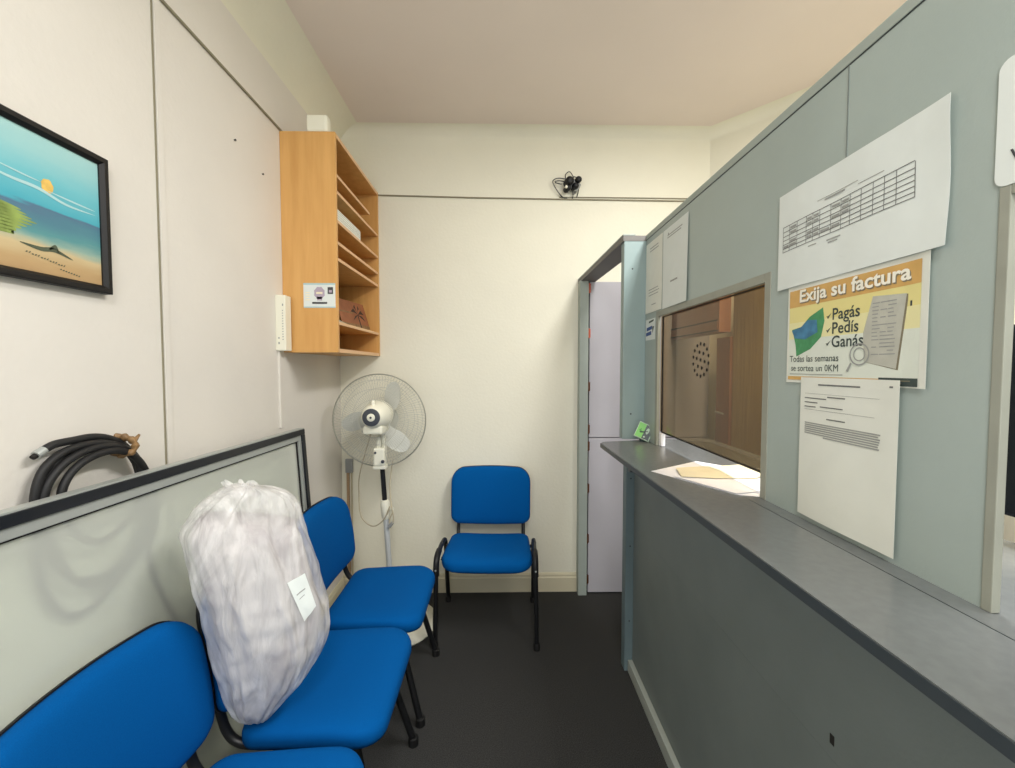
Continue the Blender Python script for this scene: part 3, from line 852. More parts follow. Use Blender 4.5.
for z, ye, dx in [(0.860, CY1 - th - 0.12, 0.012), (0.768, CY1 - th, 0), (0.632, CY1 - th, 0), (0.530, CY1 - th, 0), (0.452, CY1 - th, 0), (0.148, CY1 - th, 0)]:
    b = MB(); b.box((0.006, CY0 + th, z - 0.014), (CD - 0.003 - dx, ye, z)); b.box((CD - 0.003 - dx, CY0 + th, z - 0.014), (CD - 0.002 - dx, ye, z), 1)
    b.build('shelf', [M['beech'], M['beech_edge']], cab)
M['sticker_blue'] = mat('sticker_blue', rgb(176, 204, 206), 0.6)
M['sticker_mauve'] = mat('sticker_mauve', rgb(176, 162, 178), 0.6)
def Ps(u, v, h): return Vector((0.099 + u * 0.150, CY0 - 0.0006 - h, 0.211 + v * 0.116))
ring = [(0.5 + 0.16 * math.cos(2 * math.pi * k / 16) * (1 + 0.12 * (k % 2)), 0.60 + 0.24 * math.sin(2 * math.pi * k / 16) * (1 + 0.12 * (k % 2))) for k in range(16)]
pr = [R4(0, 0.93, 1, 1, 1, 0), R4(0, 0, 1, 0.05, 1, 0), POLY(ring, 1, 1), R4(0.42, 0.3, 0.58, 0.45, 1, 1), R4(0.40, 0.56, 0.60, 0.64, 2, 3),
      R4(0.27, 0.16, 0.74, 0.235, 1, 2), R4(0.76, 0.56, 0.93, 0.84, 1, 2), R4(0.80, 0.62, 0.89, 0.72, 2, 1)] + [R4(0.06, 0.3 + 0.1 * k, 0.2, 0.34 + 0.1 * k, 1, 3) for k in range(4)]
sheet_part('sticker', Ps, 2, 2, M['paper_cool'], cab, pr, [M['sticker_blue'], M['sticker_mauve'], M['ink'], M['paper_tan']])

# things in and on the cabinet
o = MB(); o.box((0, 0, 0), (0.098, 0.05, 0.080), 0, 0.012); o.box((0.012, 0.004, -0.0015), (0.088, 0.04, 0.002), 1)
w = o.build('adapter_box', [M['white_plastic'], M['cable']]); w.location = (-0.906, 2.027, 2.5868)
tag(w, 'small rounded white plastic box on top of the wall cabinet', 'box')
o = MB(); o.box((0, 0, 0), (0.20, 0.37, 0.062), 0, 0.006)
for k in range(5): o.box((0.2, 0.01, 0.008 + 0.011 * k), (0.2004, 0.36, 0.0092 + 0.011 * k), 1)
w = o.build('paper_ream', [M['paper'], M['ink_faint']]); w.location = (-0.985, 2.046, 2.1875)
tag(w, 'white stack of papers on the third shelf of the wall cabinet', 'papers')
mg = empty('palm_postcard', (-0.93, 2.50, 1.7045)); tag(mg, 'brown picture card with a palm tree leaning on the lower cabinet shelf', 'card')
M['card_brown'] = mat('card_brown', rgb(150, 96, 66), 0.6, var=0.2, scale=12)
M['card_dark'] = mat('card_dark', rgb(56, 40, 34), 0.6)
def Pcard(u, v, h): return Vector((0.055 + 0.055 * u - 0.05 * v + h * 0.7, -0.12 + 0.315 * u - h * 0.2, 0.003 + v * 0.17 + h * 0.3))
pr = [R4(0.64, 0.05, 0.68, 0.55, 2, 0)]
for a in (-0.35, 0.35, 1.1, 1.9, 2.7, 3.6):
    pr.append(POLY([(0.66, 0.55), (0.66 + 0.14 * math.cos(a) + 0.02, 0.55 + 0.30 * math.sin(a) + 0.08), (0.66 + 0.26 * math.cos(a), 0.55 + 0.36 * math.sin(a) - 0.08), (0.66 + 0.12 * math.cos(a), 0.55 + 0.22 * math.sin(a) - 0.03)], 2, 0))
pr += [R4(0, 0.0, 1, 0.2, 1, 1), R4(0, 0.55, 0.5, 0.6, 1, 1)]
sheet_part('card', Pcard, 8, 6, M['card_brown'], mg, pr, [M['card_dark'], M['tie']])
M['wrap'] = mat('crumpled_wrap', rgb(190, 184, 160), 0.5, var=0.25, scale=18)
b = MB(); vs = []; nx, ny = 10, 26
for j in range(ny + 1):
    for i in range(nx + 1):
        x, y = 0.17 * i / nx, 0.315 * j / ny
        edge = min(1, 4 * min(i / nx, 1 - i / nx)) * min(1, 5 * min(j / ny, 1 - j / ny))
        vs.append((x, y, 0.002 + edge * (0.022 + 0.022 * noise.noise(Vector((x * 22, y * 14, 1.3)))) * (1.2 - 0.8 * j / ny)))
fs = [[j * (nx + 1) + i, j * (nx + 1) + i + 1, (j + 1) * (nx + 1) + i + 1, (j + 1) * (nx + 1) + i] for j in range(ny) for i in range(nx)]
b.add(vs, fs, 0, True); w = b.build('magazine_pile', M['wrap']); w.location = (-0.957, 2.05, 1.7035)
tag(w, 'crumpled pale papers lying on the lower shelf of the wall cabinet', 'papers')

# white box on the wall beside the cabinet
wb = empty('wall_intercom', (WL, 1.955, 1.56)); tag(wb, 'narrow white vertical box on left wall beside the cabinet, low end', 'intercom')
b = MB(); b.box((0.0, 0.0, 0.0), (0.046, 0.055, 0.255), 0, 0.004); b.build('casing', M['white_plastic'], wb)
b = MB(); b.box((0.012, -0.0008, 0.03), (0.018, 0.0002, 0.04)); b.box((0.012, -0.0008, 0.055), (0.018, 0.0002, 0.062)); b.box((0.032, -0.0008, 0.205), (0.037, 0.0002, 0.215))
for k in range(12): b.box((0.031, -0.0006, 0.05 + 0.012 * k), (0.036, 0.0002, 0.054 + 0.012 * k))
b.build('slots', M['ink_faint'], wb)
b = MB(); b.box((0.0, 0.012, -0.36), (0.010, 0.030, 0.0), 0, 0.002); b.build('cable_duct', M['wall'], wb)

# nails and cables on the walls
for (y, z), lab in [((1.683, 2.364), 'small dark nail high on left wall between joint strip and cabinet'), ((1.873, 2.32), 'tiny screw in left wall close to the cabinet')]:
    b = MB(); b.lathe([(0.002, 0), (0.002, 0.005), (0.0045, 0.0055), (0.0045, 0.007)], 10, 0, Matrix.Translation((WL, y, z)) @ Matrix.Rotation(R(90), 4, 'Y'))
    tag(b.build('nail' if y < 1.8 else 'screw', M['black_metal']), lab, 'nail')
b = MB(); b.tube([(WL + 0.005, 1.335, 2.597), (WL + 0.005, 1.8, 2.594), (WL + 0.005, 2.03, 2.5915), (WL + 0.005, WB - 0.02, 2.590), (WL + 0.02, WB - 0.005, 2.590), (-0.80, WB - 0.005, 2.575), (-0.2, WB - 0.005, 2.563), (0.46, WB - 0.005, 2.556), (1.32, WB - 0.005, 2.549)], 0.0048, 8)
tag(b.build('wall_cable', M['cable']), 'thin dark cable running along left wall and back wall above the cabinet', 'cable')
b = MB(); b.tube([(0.38, WB - 0.004, 2.570), (0.8, WB - 0.004, 2.569), (1.32, WB - 0.004, 2.566)], 0.0038, 8)
tag(b.build('wall_cable', M['cable']), 'short thin cable on back wall running right from the tangle of wires', 'cable')
b = MB(); b.box((-0.012, 0, 0.112), (0.006, 0.010, 0.80), 0, 0.002); b.box((0.016, 0.0, 0.112), (0.024, 0.008, 0.80), 1, 0.002); b.box((-0.016, -0.008, 0.80), (0.030, 0.012, 0.89), 2, 0.004)
w = b.build('corner_conduit', [M['conduit_brown'], M['cable_light'], M['fan_grey']]); w.location = (-0.985, WB - 0.013, 0)
tag(w, 'brown cable conduit with grey socket box in the back corner behind fan', 'conduit')

# wire bundle on the back wall
wbn = empty('wire_bundle', (0.43, WB, 2.60)); tag(wbn, 'tangle of black connectors and wires on the back wall near the ceiling', 'wires')
b = MB(); b.box((-0.02, -0.05, 0.02), (0.05, -0.005, 0.075), 0, 0.008, Matrix.Rotation(R(35), 4, 'Y')); b.build('junction_box', M['fan_grey'], wbn)
for x, z, r_, l_ in [(-0.005, 0.045, 0.026, 0.07), (0.055, 0.058, 0.020, 0.055), (0.035, 0.018, 0.020, 0.06), (-0.012, 0.005, 0.018, 0.06)]:
    b = MB(); b.lathe([(r_ * 0.8, 0), (r_, 0.004), (r_, l_ - 0.01), (r_ * 0.7, l_), (r_ * 0.4, l_ + 0.002)], 16, 0, Matrix.Translation((x, -0.02, z)) @ Matrix.Rotation(R(90), 4, 'X') @ Matrix.Rotation(R(12), 4, 'Y'))
    b.build('connector', M['black_plastic'], wbn)
b = MB(); b.lathe([(0.008, 0), (0.008, 0.01), (0.003, 0.012)], 12, 0, Matrix.Translation((-0.018, -0.083, 0.000)) @ Matrix.Rotation(R(90), 4, 'X')); b.build('plug_tip', M['white_plastic'], wbn)
b = MB()
for pts in [[(0.0, -0.02, 0.075), (-0.06, -0.03, 0.078), (-0.095, -0.03, 0.06), (-0.08, -0.03, 0.02), (-0.035, -0.015, -0.03), (0.0, -0.008, -0.036)], [(-0.01, -0.02, 0.07), (-0.015, -0.03, 0.10), (0.012, -0.03, 0.118), (0.04, -0.02, 0.085)],
            [(0.0, -0.025, 0.055), (-0.06, -0.03, 0.062), (-0.08, -0.03, 0.052), (-0.04, -0.03, 0.04)], [(0.06, -0.02, 0.05), (0.07, -0.02, 0.01), (0.06, -0.01, -0.034)], [(0.03, -0.03, 0.0), (0.035, -0.02, -0.02), (0.033, -0.01, -0.04)], [(0.03, -0.03, 0.09), (0.06, -0.03, 0.08), (0.075, -0.03, 0.05)]]:
    b.tube(spline(pts, 6), 0.003, 6)
b.build('wires', M['ink'], wbn)

# ------------------------------------------------------------------ pedestal fan
fan = empty('pedestal_fan', (-0.615, 2.375, 0)); tag(fan, 'white pedestal fan with wire cage seen from behind in the back corner', 'fan')
FB = Vector((-0.615, 2.375, 0))
HC = Vector((-0.695, 2.40, 1.178)) - FB                     # centre of the cage
b = MB(); b.lathe([(0.20, 0.0), (0.245, 0.004), (0.25, 0.012), (0.246, 0.018), (0.20, 0.030), (0.12, 0.045), (0.05, 0.055), (0.034, 0.075), (0.026, 0.11), (0.022, 0.115)], 48); b.build('base', M['white_plastic'], fan)
top = Vector((-0.052, 0.0, 0.90))
ax = lambda z: Vector((top.x * z / 0.9, 0, z))
b = MB(); b.tube([ax(0.10), ax(0.66)], 0.0155, 16); b.build('lower_pole', M['pole_white'], fan)
b = MB(); b.tube([ax(0.62), ax(0.635), ax(0.715), ax(0.73)], [0.018, 0.024, 0.026, 0.020], 16); b.tube([ax(0.675), ax(0.675) + Vector((0.045, -0.01, 0.004))], [0.008, 0.012], 10); b.build('height_clamp', M['white_plastic'], fan)
b = MB(); b.tube([ax(0.72), ax(0.915)], 0.0135, 14); b.build('upper_pole', M['black_metal'], fan)
b = MB()
b.box((-0.092, -0.05, 0.915), (-0.022, 0.01, 0.935), 0, 0.005); b.box((-0.088, -0.055, 0.935), (-0.026, 0.012, 1.035), 0, 0.010)
b.box((-0.075, -0.04, 1.03), (-0.05, 0.0, 1.10), 0, 0.006); b.box((-0.045, -0.03, 1.03), (-0.028, 0.0, 1.10), 0, 0.005)
nk = b.build('neck', M['white_plastic'], fan)
b = MB(); b.lathe([(0.009, 0), (0.009, 0.010), (0.006, 0.012)], 14, 0, Matrix.Translation((-0.034, -0.055, 0.962)) @ Matrix.Rotation(R(90), 4, 'X'))
b.build('knob', M['dark_ring'], nk)
b = MB(); b.lathe([(0.007, 0), (0.007, 0.003)], 10, 0, Matrix.Translation((-0.076, -0.055, 1.01)) @ Matrix.Rotation(R(90), 4, 'X')); b.build('screw', M['dark_ring'], nk)
# motor housing pointing at the room (axis along -y)
mo = HC + Vector((0.014, 0, 0.040))
mx_ = Matrix.Translation(mo) @ Matrix.Rotation(R(90), 4, 'X')
b = MB(); b.lathe([(0.050, -0.02), (0.074, 0.0), (0.080, 0.03), (0.078, 0.07), (0.070, 0.12), (0.060, 0.155), (0.046, 0.175), (0.040, 0.178)], 40, 0, mx_)
b.box(tuple(mo + Vector((-0.055, -0.15, -0.095))), tuple(mo + Vector((0.05, -0.01, -0.05))), 0, 0.012)
b.lathe([(0.010, 0), (0.012, 0.02), (0.008, 0.03)], 12, 0, Matrix.Translation(mo + Vector((0.0, -0.14, 0.058)))); mt = b.build('motor_housing', M['white_plastic'], fan)
b = MB(); b.lathe([(0.046, 0.170), (0.047, 0.178), (0.040, 0.181), (0.022, 0.181), (0.020, 0.178)], 32, 0, mx_); b.build('vent_ring', M['dark_ring'], mt)
b = MB(); b.lathe([(0.021, 0.176), (0.021, 0.184), (0.016, 0.187)], 24, 0, mx_); b.lathe([(0.006, 0.185), (0.006, 0.1885)], 12, 1, mx_); b.build('centre_cap', [M['white_plastic'], M['dark_ring']], mt)
# blades
b = MB(); b.lathe([(0.02, -0.10), (0.045, -0.095), (0.052, -0.05), (0.05, -0.035)], 28, 0, Matrix.Translation(HC) @ Matrix.Rotation(R(90), 4, 'X')); b.build('hub', M['fan_grey'], fan)
for a0 in (174, 54, 294):
    b = MB(); vs = []; rs = 9; cs = 6
    for i in range(rs + 1):
        t = i / rs; rad = 0.045 + 0.19 * t
        wdt = R(18 + 22 * math.sin(math.pi * min(1, 0.15 + 0.75 * t)))
        for j in range(cs + 1):
            s = j / cs - 0.5
            a = R(a0) + s * wdt * (1.0 + 0.3 * (1 - t)) + 0.25 * t
            rr_ = rad - 0.03 * (2 * s) ** 2 * t
            vs.append(HC + Vector((rr_ * math.cos(a), 0.065 + s * 0.05 * (1 - 0.3 * t), rr_ * math.sin(a))))
    fs = [[i * (cs + 1) + j, i * (cs + 1) + j + 1, (i + 1) * (cs + 1) + j + 1, (i + 1) * (cs + 1) + j] for i in range(rs) for j in range(cs)]
    k0 = len(vs); vs += [v + Vector((0, 0.002, 0)) for v in vs]; fs += [[q + k0 for q in f[::-1]] for f in fs]
    b.add(vs, fs, 0, True); b.build('blade', M['fan_blade'], fan)
def cage(side, name, nw):
    b = MB(); RR = 0.266
    prof = [(0.262, 0.0), (0.262, 0.025), (0.250, 0.055), (0.215, 0.080), (0.16, 0.092), (0.085, 0.094)]
    for k in range(nw):
        a = 2 * math.pi * k / nw
        tw = 0.22
        pts = [HC + Vector((r_ * math.cos(a + tw * (RR - r_) / RR), side * d_ + 0.022, r_ * math.sin(a + tw * (RR - r_) / RR))) for r_, d_ in prof]
        b.tube(pts, 0.0010, 4, cap=False)
    for r_, d_, w_ in [(0.266, 0.0, 0.0035), (0.235, 0.066, 0.0012), (0.185, 0.087, 0.0014), (0.125, 0.093, 0.0012), (0.085, 0.094, 0.003)]:
        pts = [HC + Vector((r_ * math.cos(2 * math.pi * k / 64), side * d_ + 0.022, r_ * math.sin(2 * math.pi * k / 64))) for k in range(64)]
        b.tube(pts, w_, 6, closed=True)
    if side > 0:
        b.lathe([(0.085, 0.0), (0.08, 0.004), (0.03, 0.006)], 28, 0, Matrix.Translation(HC + Vector((0, 0.022 + 0.094, 0))) @ Matrix.Rotation(R(-90), 4, 'X'))
    return b.build(name, M['fan_wire'], fan)
cage(-1, 'rear_guard', 90); cage(1, 'front_guard', 90)
b = MB()
b.tube(spline([mo + Vector((-0.04, -0.05, -0.10)), Vector((-0.21, 0.09, 0.86)), Vector((-0.235, 0.14, 0.72)), Vector((-0.21, 0.10, 0.60)), Vector((-0.12, 0.02, 0.57)), Vector((-0.045, -0.022, 0.62)), Vector((-0.006, -0.03, 0.70)), Vector((-0.02, -0.028, 0.655))], 8), 0.0032, 8)
b.tube(spline([Vector((-0.02, 0.10, 0.93)), Vector((-0.025, 0.05, 0.80)), Vector((0.0, -0.015, 0.70)), Vector((0.012, -0.02, 0.63)), Vector((0.0, -0.02, 0.59)), Vector((-0.012, -0.02, 0.615)), Vector((0.006, -0.022, 0.66))], 8), 0.0032, 8)
cd = b.build('power_cord', M['cable_light'], fan)
b = MB(); b.tube([Vector((0.006, -0.02, 0.605)), Vector((-0.012, -0.02, 0.582))], [0.009, 0.011], 12); b.build('plug', M['fan_grey'], cd)

# ------------------------------------------------------------------ papers on the partition
def on_wall(y0, y1, z0, z1, curl=None, skew=0.0):
    """sheet on the partition face: u runs from far (y0) to near (y1), v from z0 up to z1"""
    def P(u, v, h):
        c = curl(u, v) if curl else 0.0
        return Vector((PX - 0.0012 - c - h, y0 + (y1 - y0) * u + skew * v, z0 + (z1 - z0) * v))
    return P
def notice(name, label, y0, y1, z0, z1, prints, pm, paper='paper', curl=None, cat='paper', skew=0.0, nu=12, nv=12):
    P0 = on_wall(y0, y1, z0, z1, curl, skew)
    base = Vector((PX, (y0 + y1) / 2, (z0 + z1) / 2))
    o = sheet_part(name, lambda u, v, h: P0(u, v, h) - base, nu, nv, M[paper], None, prints, pm)
    o.location = base
    return tag(o, label, cat)
def lines(u0, u1, vs, h=0.006, mi=0, jitter=0.1):
    out = []
    for v in vs:
        out.append(R4(u0, v, u1 - random.random() * jitter, v + h, 1, mi))
    return out
# two sheets beside the post (their printed codes are left out)
notice('notice_sheet', 'narrow white paper sheet taped beside the post, left of the two above sticker', 2.000, 1.802, 1.735, 2.058,
       lines(0.25, 0.8, [0.9, 0.86], 0.012, 0) + lines(0.2, 0.85, [0.32, 0.28, 0.24], 0.01, 0) + lines(0.4, 0.7, [0.1], 0.012, 0), [M['ink_faint']], 'paper', lambda u, v: 0.004 * max(0, 0.3 - v), skew=0.0)
notice('notice_sheet', 'white paper sheet taped above the bronze window, right of the two by post', 1.790, 1.552, 1.731, 2.056,
       lines(0.2, 0.8, [0.9, 0.87], 0.012, 0) + lines(0.35, 0.65, [0.30], 0.02, 0) + [R4(0.22, 0.90, 0.26, 0.935, 1, 0)], [M['ink_faint']], 'paper_cool', lambda u, v: 0.002 + 0.004 * u * (1 - v))
# small blue arrow sticker
M['blue_ink'] = mat('blue_ink', rgb(60, 84, 140), 0.6)
M['green_ink'] = mat('green_ink', rgb(70, 84, 76), 0.6)
notice('arrow_sticker', 'small white sticker with blue arrow bands under the two taped sheets', 1.995, 1.875, 1.610, 1.706,
       [POLY([(0.12, 0.44), (0.70, 0.50), (0.70, 0.66), (0.12, 0.60)], 1, 0), POLY([(0.05, 0.20), (0.62, 0.24), (0.62, 0.42), (0.05, 0.36)], 1, 0), POLY([(0.74, 0.30), (0.92, 0.62), (0.72, 0.62)], 1, 1), POLY([(0.35, 0.80), (0.85, 0.86), (0.85, 0.95), (0.35, 0.89)], 1, 1)], [M['blue_ink'], M['green_ink']], 'paper_cool', None, 'sticker', nu=2, nv=2)
# landscape table sheet
pr = []
U0, U1, V0, V1 = 0.045, 0.86, 0.385, 0.645
rows_ = [0.0, 0.14, 0.30, 0.46, 0.62, 0.80, 1.0]
cols_ = [0.0, 0.07, 0.15, 0.24, 0.30, 0.36, 0.45, 0.53, 0.60, 0.68, 0.76, 0.83, 0.90, 1.0]
tv = lambda f, u: V0 + (V1 - V0) * f + 0.03 * u
for f in rows_:
    pr.append(POLY([(U0, tv(f, U0)), (U1, tv(f, U1)), (U1, tv(f, U1) + 0.006), (U0, tv(f, U0) + 0.006)], 1, 0))
pr = []
for f in rows_:
    n_ = 8
    for k in range(n_):
        a, c = U0 + (U1 - U0) * k / n_, U0 + (U1 - U0) * (k + 1) / n_
        pr.append(POLY([(a, tv(f, a)), (c, tv(f, c)), (c, tv(f, c) + 0.007), (a, tv(f, a) + 0.007)], 1, 0))
for c in cols_:
    u = U0 + (U1 - U0) * c
    pr.append(POLY([(u, tv(0, u)), (u + 0.0035, tv(0, u)), (u + 0.0035, tv(1, u)), (u, tv(1, u))], 1, 0))
random.seed(3)
for ci in range(len(cols_) - 3):
    for ri in range(1, 6):
        if random.random() < (0.75 if ci in (3, 4, 6, 7) else 0.3):
            u = U0 + (U1 - U0) * cols_[ci] + 0.008; f = (rows_[ri] + rows_[ri + 1]) / 2
            pr.append(R4(u, tv(f, u) - 0.012, u + (U1 - U0) * (cols_[ci + 1] - cols_[ci]) - 0.014, tv(f, u) + 0.01, 1, 1))
pr += [R4(0.32, 0.745, 0.58, 0.751, 1, 1), R4(0.37, 0.72, 0.50, 0.735, 1, 1), R4(0.58, 0.712, 0.72, 0.719, 1, 1), R4(0.39, 0.34, 0.48, 0.352, 1, 1), R4(0.40, 0.315, 0.46, 0.327, 1, 1), R4(0.26, 0.35, 0.32, 0.36, 1, 1)]
notice('table_sheet', 'large white landscape sheet printed with a table, above the yellow poster', 1.042, 0.643, 1.673, 1.902, pr, [M['ink_grey'], M['ink_faint']], 'paper_cool',
       lambda u, v: 0.003 + 0.005 * max(0, u - 0.75) / 0.25 * (0.5 + 0.5 * math.sin(6 * v + 2.2)) + 0.002 * abs(math.sin(7 * u)), nu=24, nv=12)
# poster
M['p_yellow'] = mat('poster_yellow', rgb(228, 217, 146), 0.5)
def poster_mat():
    m_ = mat('poster_ground', rgb(220, 226, 214), 0.45)
    return m_
M['p_ground'] = poster_mat()
M['p_pale'] = mat('poster_pale_yellow', rgb(232, 226, 172), 0.45)
M['p_orange'] = mat('poster_orange', rgb(208, 166, 98), 0.45, var=0.06, scale=30)
M['p_green'] = mat('poster_green', rgb(72, 146, 96), 0.5, var=0.15, scale=60)
M['p_blue'] = mat('poster_blue', rgb(66, 124, 160), 0.5, var=0.2, scale=60)
M['p_text'] = mat('poster_text', rgb(60, 72, 70), 0.6)
M['p_white'] = mat('poster_white', rgb(244, 240, 226), 0.5)
M['p_grey'] = mat('poster_receipt', rgb(186, 186, 174), 0.6, var=0.06, scale=40)
M['p_shadow'] = mat('poster_receipt_edge', rgb(130, 122, 100), 0.6)
asp = 0.326 / 0.224
PM = [M['p_yellow'], M['p_pale'], M['p_ground'], M['p_orange'], M['p_green'], M['p_blue'], M['p_text'], M['p_white'], M['p_grey'], M['p_shadow'], M['ink_faint']]
pr = [R4(0.02, 0.04, 0.96, 0.45, 1, 2), R4(0.02, 0.45, 0.96, 0.62, 1, 1), R4(0.02, 0.62, 0.96, 0.80, 1, 0), R4(0.02, 0.78, 0.96, 0.955, 2, 3),
      TXT('Exija su factura', 0.115, 0.825, 0.172, asp, 5, 7, 0.024, 0.0, 1.10), TXT('Exija su factura', 0.121, 0.813, 0.172, asp, 4, 9, 0.024, 0.0, 1.10),
      POLY([(0.05, 0.55), (0.14, 0.57), (0.216, 0.66), (0.33, 0.73), (0.345, 0.60), (0.32, 0.45), (0.23, 0.34), (0.10, 0.27), (0.09, 0.38), (0.07, 0.48)], 2, 4),
      POLY([(0.05, 0.54), (0.14, 0.57), (0.20, 0.63), (0.28, 0.62), (0.29, 0.50), (0.18, 0.44), (0.08, 0.46)], 3, 5),
      TXT('Pagás', 0.405, 0.6, 0.15, asp, 3, 6, 0.012, 0, 0.92), TXT('Pedís', 0.405, 0.47, 0.15, asp, 3, 6, 0.012, 0, 0.92), TXT('Ganás', 0.405, 0.345, 0.15, asp, 3, 6, 0.012, 0, 0.92),
      TXT('Todas las semanas', 0.035, 0.215, 0.092, asp, 3, 6, 0.003, 0, 0.92), TXT('se sortea un 0KM', 0.05, 0.12, 0.092, asp, 3, 6, 0.0, 0, 0.92),
      R4(0.04, 0.085, 0.50, 0.092, 3, 10), R4(0.02, 0.03, 0.74, 0.065, 2, 3), R4(0.74, 0.012, 0.96, 0.075, 3, 6), R4(0.80, 0.03, 0.92, 0.038, 4, 9), R4(0.78, 0.05, 0.94, 0.056, 4, 9)]
PR = {'printed_background': pr[:4] + pr[13:], 'title_lettering': pr[4:6], 'leaf_picture': pr[6:8], 'lettering': pr[8:13]}
for v in (0.60, 0.47, 0.345):
    PR['lettering'].append(POLY([(0.362, v + 0.04), (0.374, v + 0.012), (0.402, v + 0.065), (0.374, v + 0.036)], 3, 6))
pr = [POLY([(0.70, 0.74), (0.895, 0.715), (0.85, 0.135), (0.655, 0.20), (0.645, 0.45)], 2, 9), POLY([(0.69, 0.745), (0.885, 0.72), (0.84, 0.145), (0.645, 0.205), (0.635, 0.45)], 3, 8)]
random.seed(5)
for k in range(15):
    v = 0.68 - k * 0.030
    for u in (0.69, 0.74, 0.785):
        if random.random() < 0.8: pr.append(R4(u, v, u + 0.03 + 0.02 * random.random(), v + 0.009, 4, 10))
def ringp(cu, cv, r0, r1, layer, mi):
    for k in range(24):
        a, c = 2 * math.pi * k / 24, 2 * math.pi * (k + 1) / 24
        pr.append(POLY([(cu + r0 * math.cos(a) / asp, cv + r0 * math.sin(a)), (cu + r1 * math.cos(a) / asp, cv + r1 * math.sin(a)), (cu + r1 * math.cos(c) / asp, cv + r1 * math.sin(c)), (cu + r0 * math.cos(c) / asp, cv + r0 * math.sin(c))], layer, mi))
ringp(0.615, 0.27, 0.085, 0.098, 5, 10); ringp(0.615, 0.27, 0.050, 0.060, 5, 10)
pr.append(POLY([(0.565, 0.19), (0.555, 0.20), (0.525, 0.125), (0.54, 0.115)], 5, 10))
pr.append(R4(0.905, 0.62, 0.915, 0.66, 4, 6))
PR['receipt_picture'] = pr
notice('tax_poster', 'yellow and orange poster reading Exija su factura on grey partition', 1.003, 0.668, 1.449, 1.673, PR, PM, 'paper', lambda u, v: 0.0015 + 0.003 * max(0, u - 0.92) / 0.08, 'poster', nu=20, nv=10)
# typed page below
pr = [R4(0.22, 0.945, 0.66, 0.955, 1, 0), R4(0.33, 0.865, 0.52, 0.873, 1, 0), R4(0.06, 0.85, 0.32, 0.857, 1, 0), R4(0.06, 0.82, 0.22, 0.827, 1, 0), R4(0.06, 0.79, 0.20, 0.797, 1, 0), R4(0.25, 0.795, 0.50, 0.802, 1, 0),
      R4(0.06, 0.772, 0.80, 0.7745, 1, 1), R4(0.06, 0.885, 0.84, 0.887, 1, 1), R4(0.33, 0.715, 0.53, 0.723, 1, 0), R4(0.92, 0.955, 0.95, 0.965, 1, 0)]
for k in range(7):
    pr.append(R4(0.07 if k < 6 else 0.30, 0.672 - 0.0145 * k, 0.86 - 0.02 * random.random(), 0.681 - 0.0145 * k, 1, 1))
notice('typed_page', 'white typed page hanging below the yellow poster down to the counter', 0.950, 0.708, 1.150, 1.462, pr, [M['ink_grey'], M['ink_faint']], 'paper',
       lambda u, v: 0.004 + 0.005 * math.sin(math.pi * u) * (1 - v) + 0.004 * max(0, u - 0.75) / 0.25, nu=14, nv=12)
# sheet above the second window, rounded corner
o = MB()
pts = []
y0_, y1_, z0_, z1_, rr_ = 0.587, 0.30, 1.733, 1.905, 0.014
for cx, cz, a0 in ((y0_ - rr_, z0_ + rr_, 180), (y1_ + rr_, z0_ + rr_, 270), (y1_ + rr_, z1_ - rr_, 0), (y0_ - rr_, z1_ - rr_, 90)):
    for k in range(6):
        a = R(a0 + 18 * k); pts.append((PX - 0.0025, cx - rr_ * math.cos(a), cz + rr_ * math.sin(a)))
# y axis is mirrored as seen from the room
o.prism(pts, (0.002, 0, 0))
sg = o.build('rounded_sign', M['paper_cool']); tag(sg, 'white sign with rounded corners above the second window at right edge', 'sign')
lay, mi_, ff, vv = TXT('V', 0.0, 0.0, 0.022, 1.0, 1, 0, 0.02)
o = MB(); o.add([(PX - 0.0031, 0.569 - u, 1.764 + v) for u, v in vv], ff); o.build('lettering', M['ink'], sg)

# ------------------------------------------------------------------ papers and card on the counter
def flat_sheet(name, label, pts, z, m_, bumpy=0.0, cat='paper'):
    b = MB(); n_ = len(pts)
    cx = sum(p[0] for p in pts) / n_; cy = sum(p[1] for p in pts) / n_
    vs = [(0, 0, 0.0012 + bumpy)]
    for s in (0.5, 1.0):
        for p in pts:
            x, y = (p[0] - cx) * s, (p[1] - cy) * s
            vs.append((x, y, 0.0008 + bumpy * (0.9 if s < 1 else 0.35) * (0.5 + abs(noise.noise(Vector((x * 30, y * 30, z * 9)))))))
    fs = [[0, 1 + k, 1 + (k + 1) % n_] for k in range(n_)] + [[1 + k, 1 + n_ + k, 1 + n_ + (k + 1) % n_, 1 + (k + 1) % n_] for k in range(n_)]
    k0 = len(vs); vs += [(v[0], v[1], v[2] - 0.0006) for v in vs]; fs += [[q + k0 for q in f[::-1]] for f in fs]
    for k in range(n_): fs.append([1 + n_ + k, k0 + 1 + n_ + k, k0 + 1 + n_ + (k + 1) % n_, 1 + n_ + (k + 1) % n_])
    b.add(vs, fs); o = b.build(name, m_); o.location = (cx, cy, CT + z)
    return tag(o, label, cat)
flat_sheet('paper_sheet', 'large white paper on the counter reaching through the service slot', [(0.503, 1.378), (0.640, 1.118), (0.86, 1.04), (0.92, 1.22), (0.86, 1.36), (0.722, 1.522)], 0.0, M['paper_bright'], 0.002)
flat_sheet('paper_sheet', 'lower white sheet on the counter nearest the viewer, under the tan paper', [(0.545, 1.30), (0.64, 1.115), (0.72, 1.135), (0.82, 1.16), (0.80, 1.27), (0.66, 1.33)], 0.004, M['paper_bright'], 0.002)
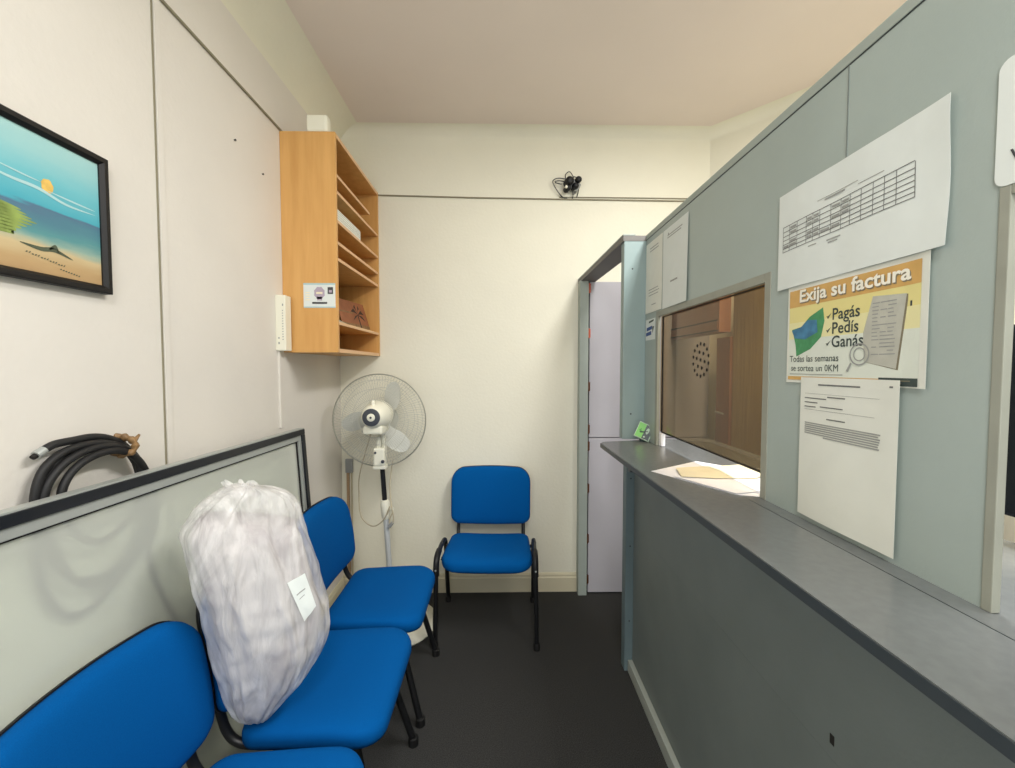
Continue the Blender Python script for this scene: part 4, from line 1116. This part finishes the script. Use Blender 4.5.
flat_sheet('tan_paper', 'creased yellowish tan paper lying on the white papers on the counter', [(0.591, 1.390), (0.562, 1.278), (0.66, 1.255), (0.78, 1.25), (0.83, 1.30), (0.835, 1.435), (0.79, 1.42), (0.70, 1.41)], 0.008, M['paper_tan'], 0.004)
M['lime'] = mat('lime_card', rgb(120, 196, 96), 0.4)
M['lime_dark'] = mat('lime_card_mark', rgb(70, 150, 62), 0.4)
M['card_black'] = mat('card_black_green', rgb(16, 44, 38), 0.3)
M['card_edge'] = mat('card_edge', rgb(176, 200, 178), 0.4)
cdk = empty('counter_card', (0.655, 1.93, CT)); cdk.rotation_euler = (0, 0, R(-14))
tag(cdk, 'small green and black card sign leaning at the far end of counter', 'sign')
tilt = Matrix.Translation((0.0, 0, 0.014)) @ Matrix.Rotation(R(-17), 4, 'X') @ Matrix.Rotation(R(24), 4, 'Y')
b = MB(); b.box((-0.036, -0.004, 0.0), (0.036, 0.004, 0.076), 0, 0.002, tilt); b.build('card_body', M['card_edge'], cdk)
b = MB(); b.box((-0.033, -0.0048, 0.004), (-0.001, -0.0042, 0.072), 0, 0, tilt); b.box((-0.001, -0.0048, 0.004), (0.031, -0.0042, 0.072), 1, 0, tilt)
b.box((-0.020, -0.0054, 0.030), (-0.016, -0.005, 0.046), 2, 0, tilt); b.box((-0.024, -0.0054, 0.034), (-0.012, -0.005, 0.038), 2, 0, tilt)
b.lathe([(0.010, 0.005), (0.010, 0.0055)], 20, 3, tilt @ Matrix.Translation((0.013, 0, 0.044)) @ Matrix.Rotation(R(90), 4, 'X') @ Matrix.Diagonal((0.7, 1.5, 1, 1)))
b.lathe([(0.004, 0.005), (0.004, 0.0055)], 12, 3, tilt @ Matrix.Translation((0.008, 0, 0.014)) @ Matrix.Rotation(R(90), 4, 'X'))
b.build('card_face', [M['lime'], M['card_black'], M['lime_dark'], M['card_edge']], cdk)
b = MB(); b.box((-0.006, 0.004, 0.0), (0.034, 0.026, 0.05), 0, 0.003); b.build('card_stand', M['card_black'], cdk)

# ------------------------------------------------------------------ the office seen through the windows
ofc = empty('office_cupboard', (1.10, 2.40, 1.66)); tag(ofc, 'reddish brown wall cupboard behind the bronze window, upper left', 'cupboard')
b = MB(); b.box((0, -0.30, 0.0), (0.06, 0.328, 0.42), 0, 0.003); b.build('body', M['red_wood'], ofc)
b = MB(); b.box((-0.004, -0.29, 0.012), (0.001, 0.30, 0.060), 0); b.box((-0.006, -0.29, 0.058), (0.001, 0.30, 0.066), 1); b.box((-0.006, -0.29, 0.008), (0.001, 0.30, 0.014), 1); b.build('groove_band', [M['red_wood'], M['dark']], ofc)
pk = empty('office_wardrobe', (1.30, 1.90, 0)); tag(pk, 'tall yellowish wooden wardrobe seen through the right half of bronze window', 'wardrobe')
b = MB(); b.box((0, -0.5, 0.0), (0.33, 0.43, 2.0), 0, 0.003); b.build('body', M['yellow_wood'], pk)
b = MB(); b.box((-0.012, 0.435, 0.0), (0.15, 0.58, 1.655), 0, 0.003); b.build('door', M['red_wood'], pk)
b = MB(); b.tube([(-0.035, 0.54, 1.22), (-0.035, 0.45, 1.22)], 0.006, 10); b.box((-0.035, 0.535, 1.215), (-0.01, 0.545, 1.225)); b.build('handle', M['alu'], pk)
mn = empty('computer_monitor', (1.0, 0.50, CT)); tag(mn, 'black computer monitor on inner counter beyond the second window, right edge', 'monitor')
b = MB(); b.box((-0.02, -0.30, 0.06), (0.02, 0.318, 0.43), 0, 0.006); b.build('screen', M['navy'], mn)
b = MB(); b.box((-0.06, -0.10, 0.0), (0.06, 0.10, 0.012), 0, 0.004); b.box((-0.012, -0.03, 0.012), (0.012, 0.03, 0.1), 0, 0.004); b.build('stand', M['black_plastic'], mn)
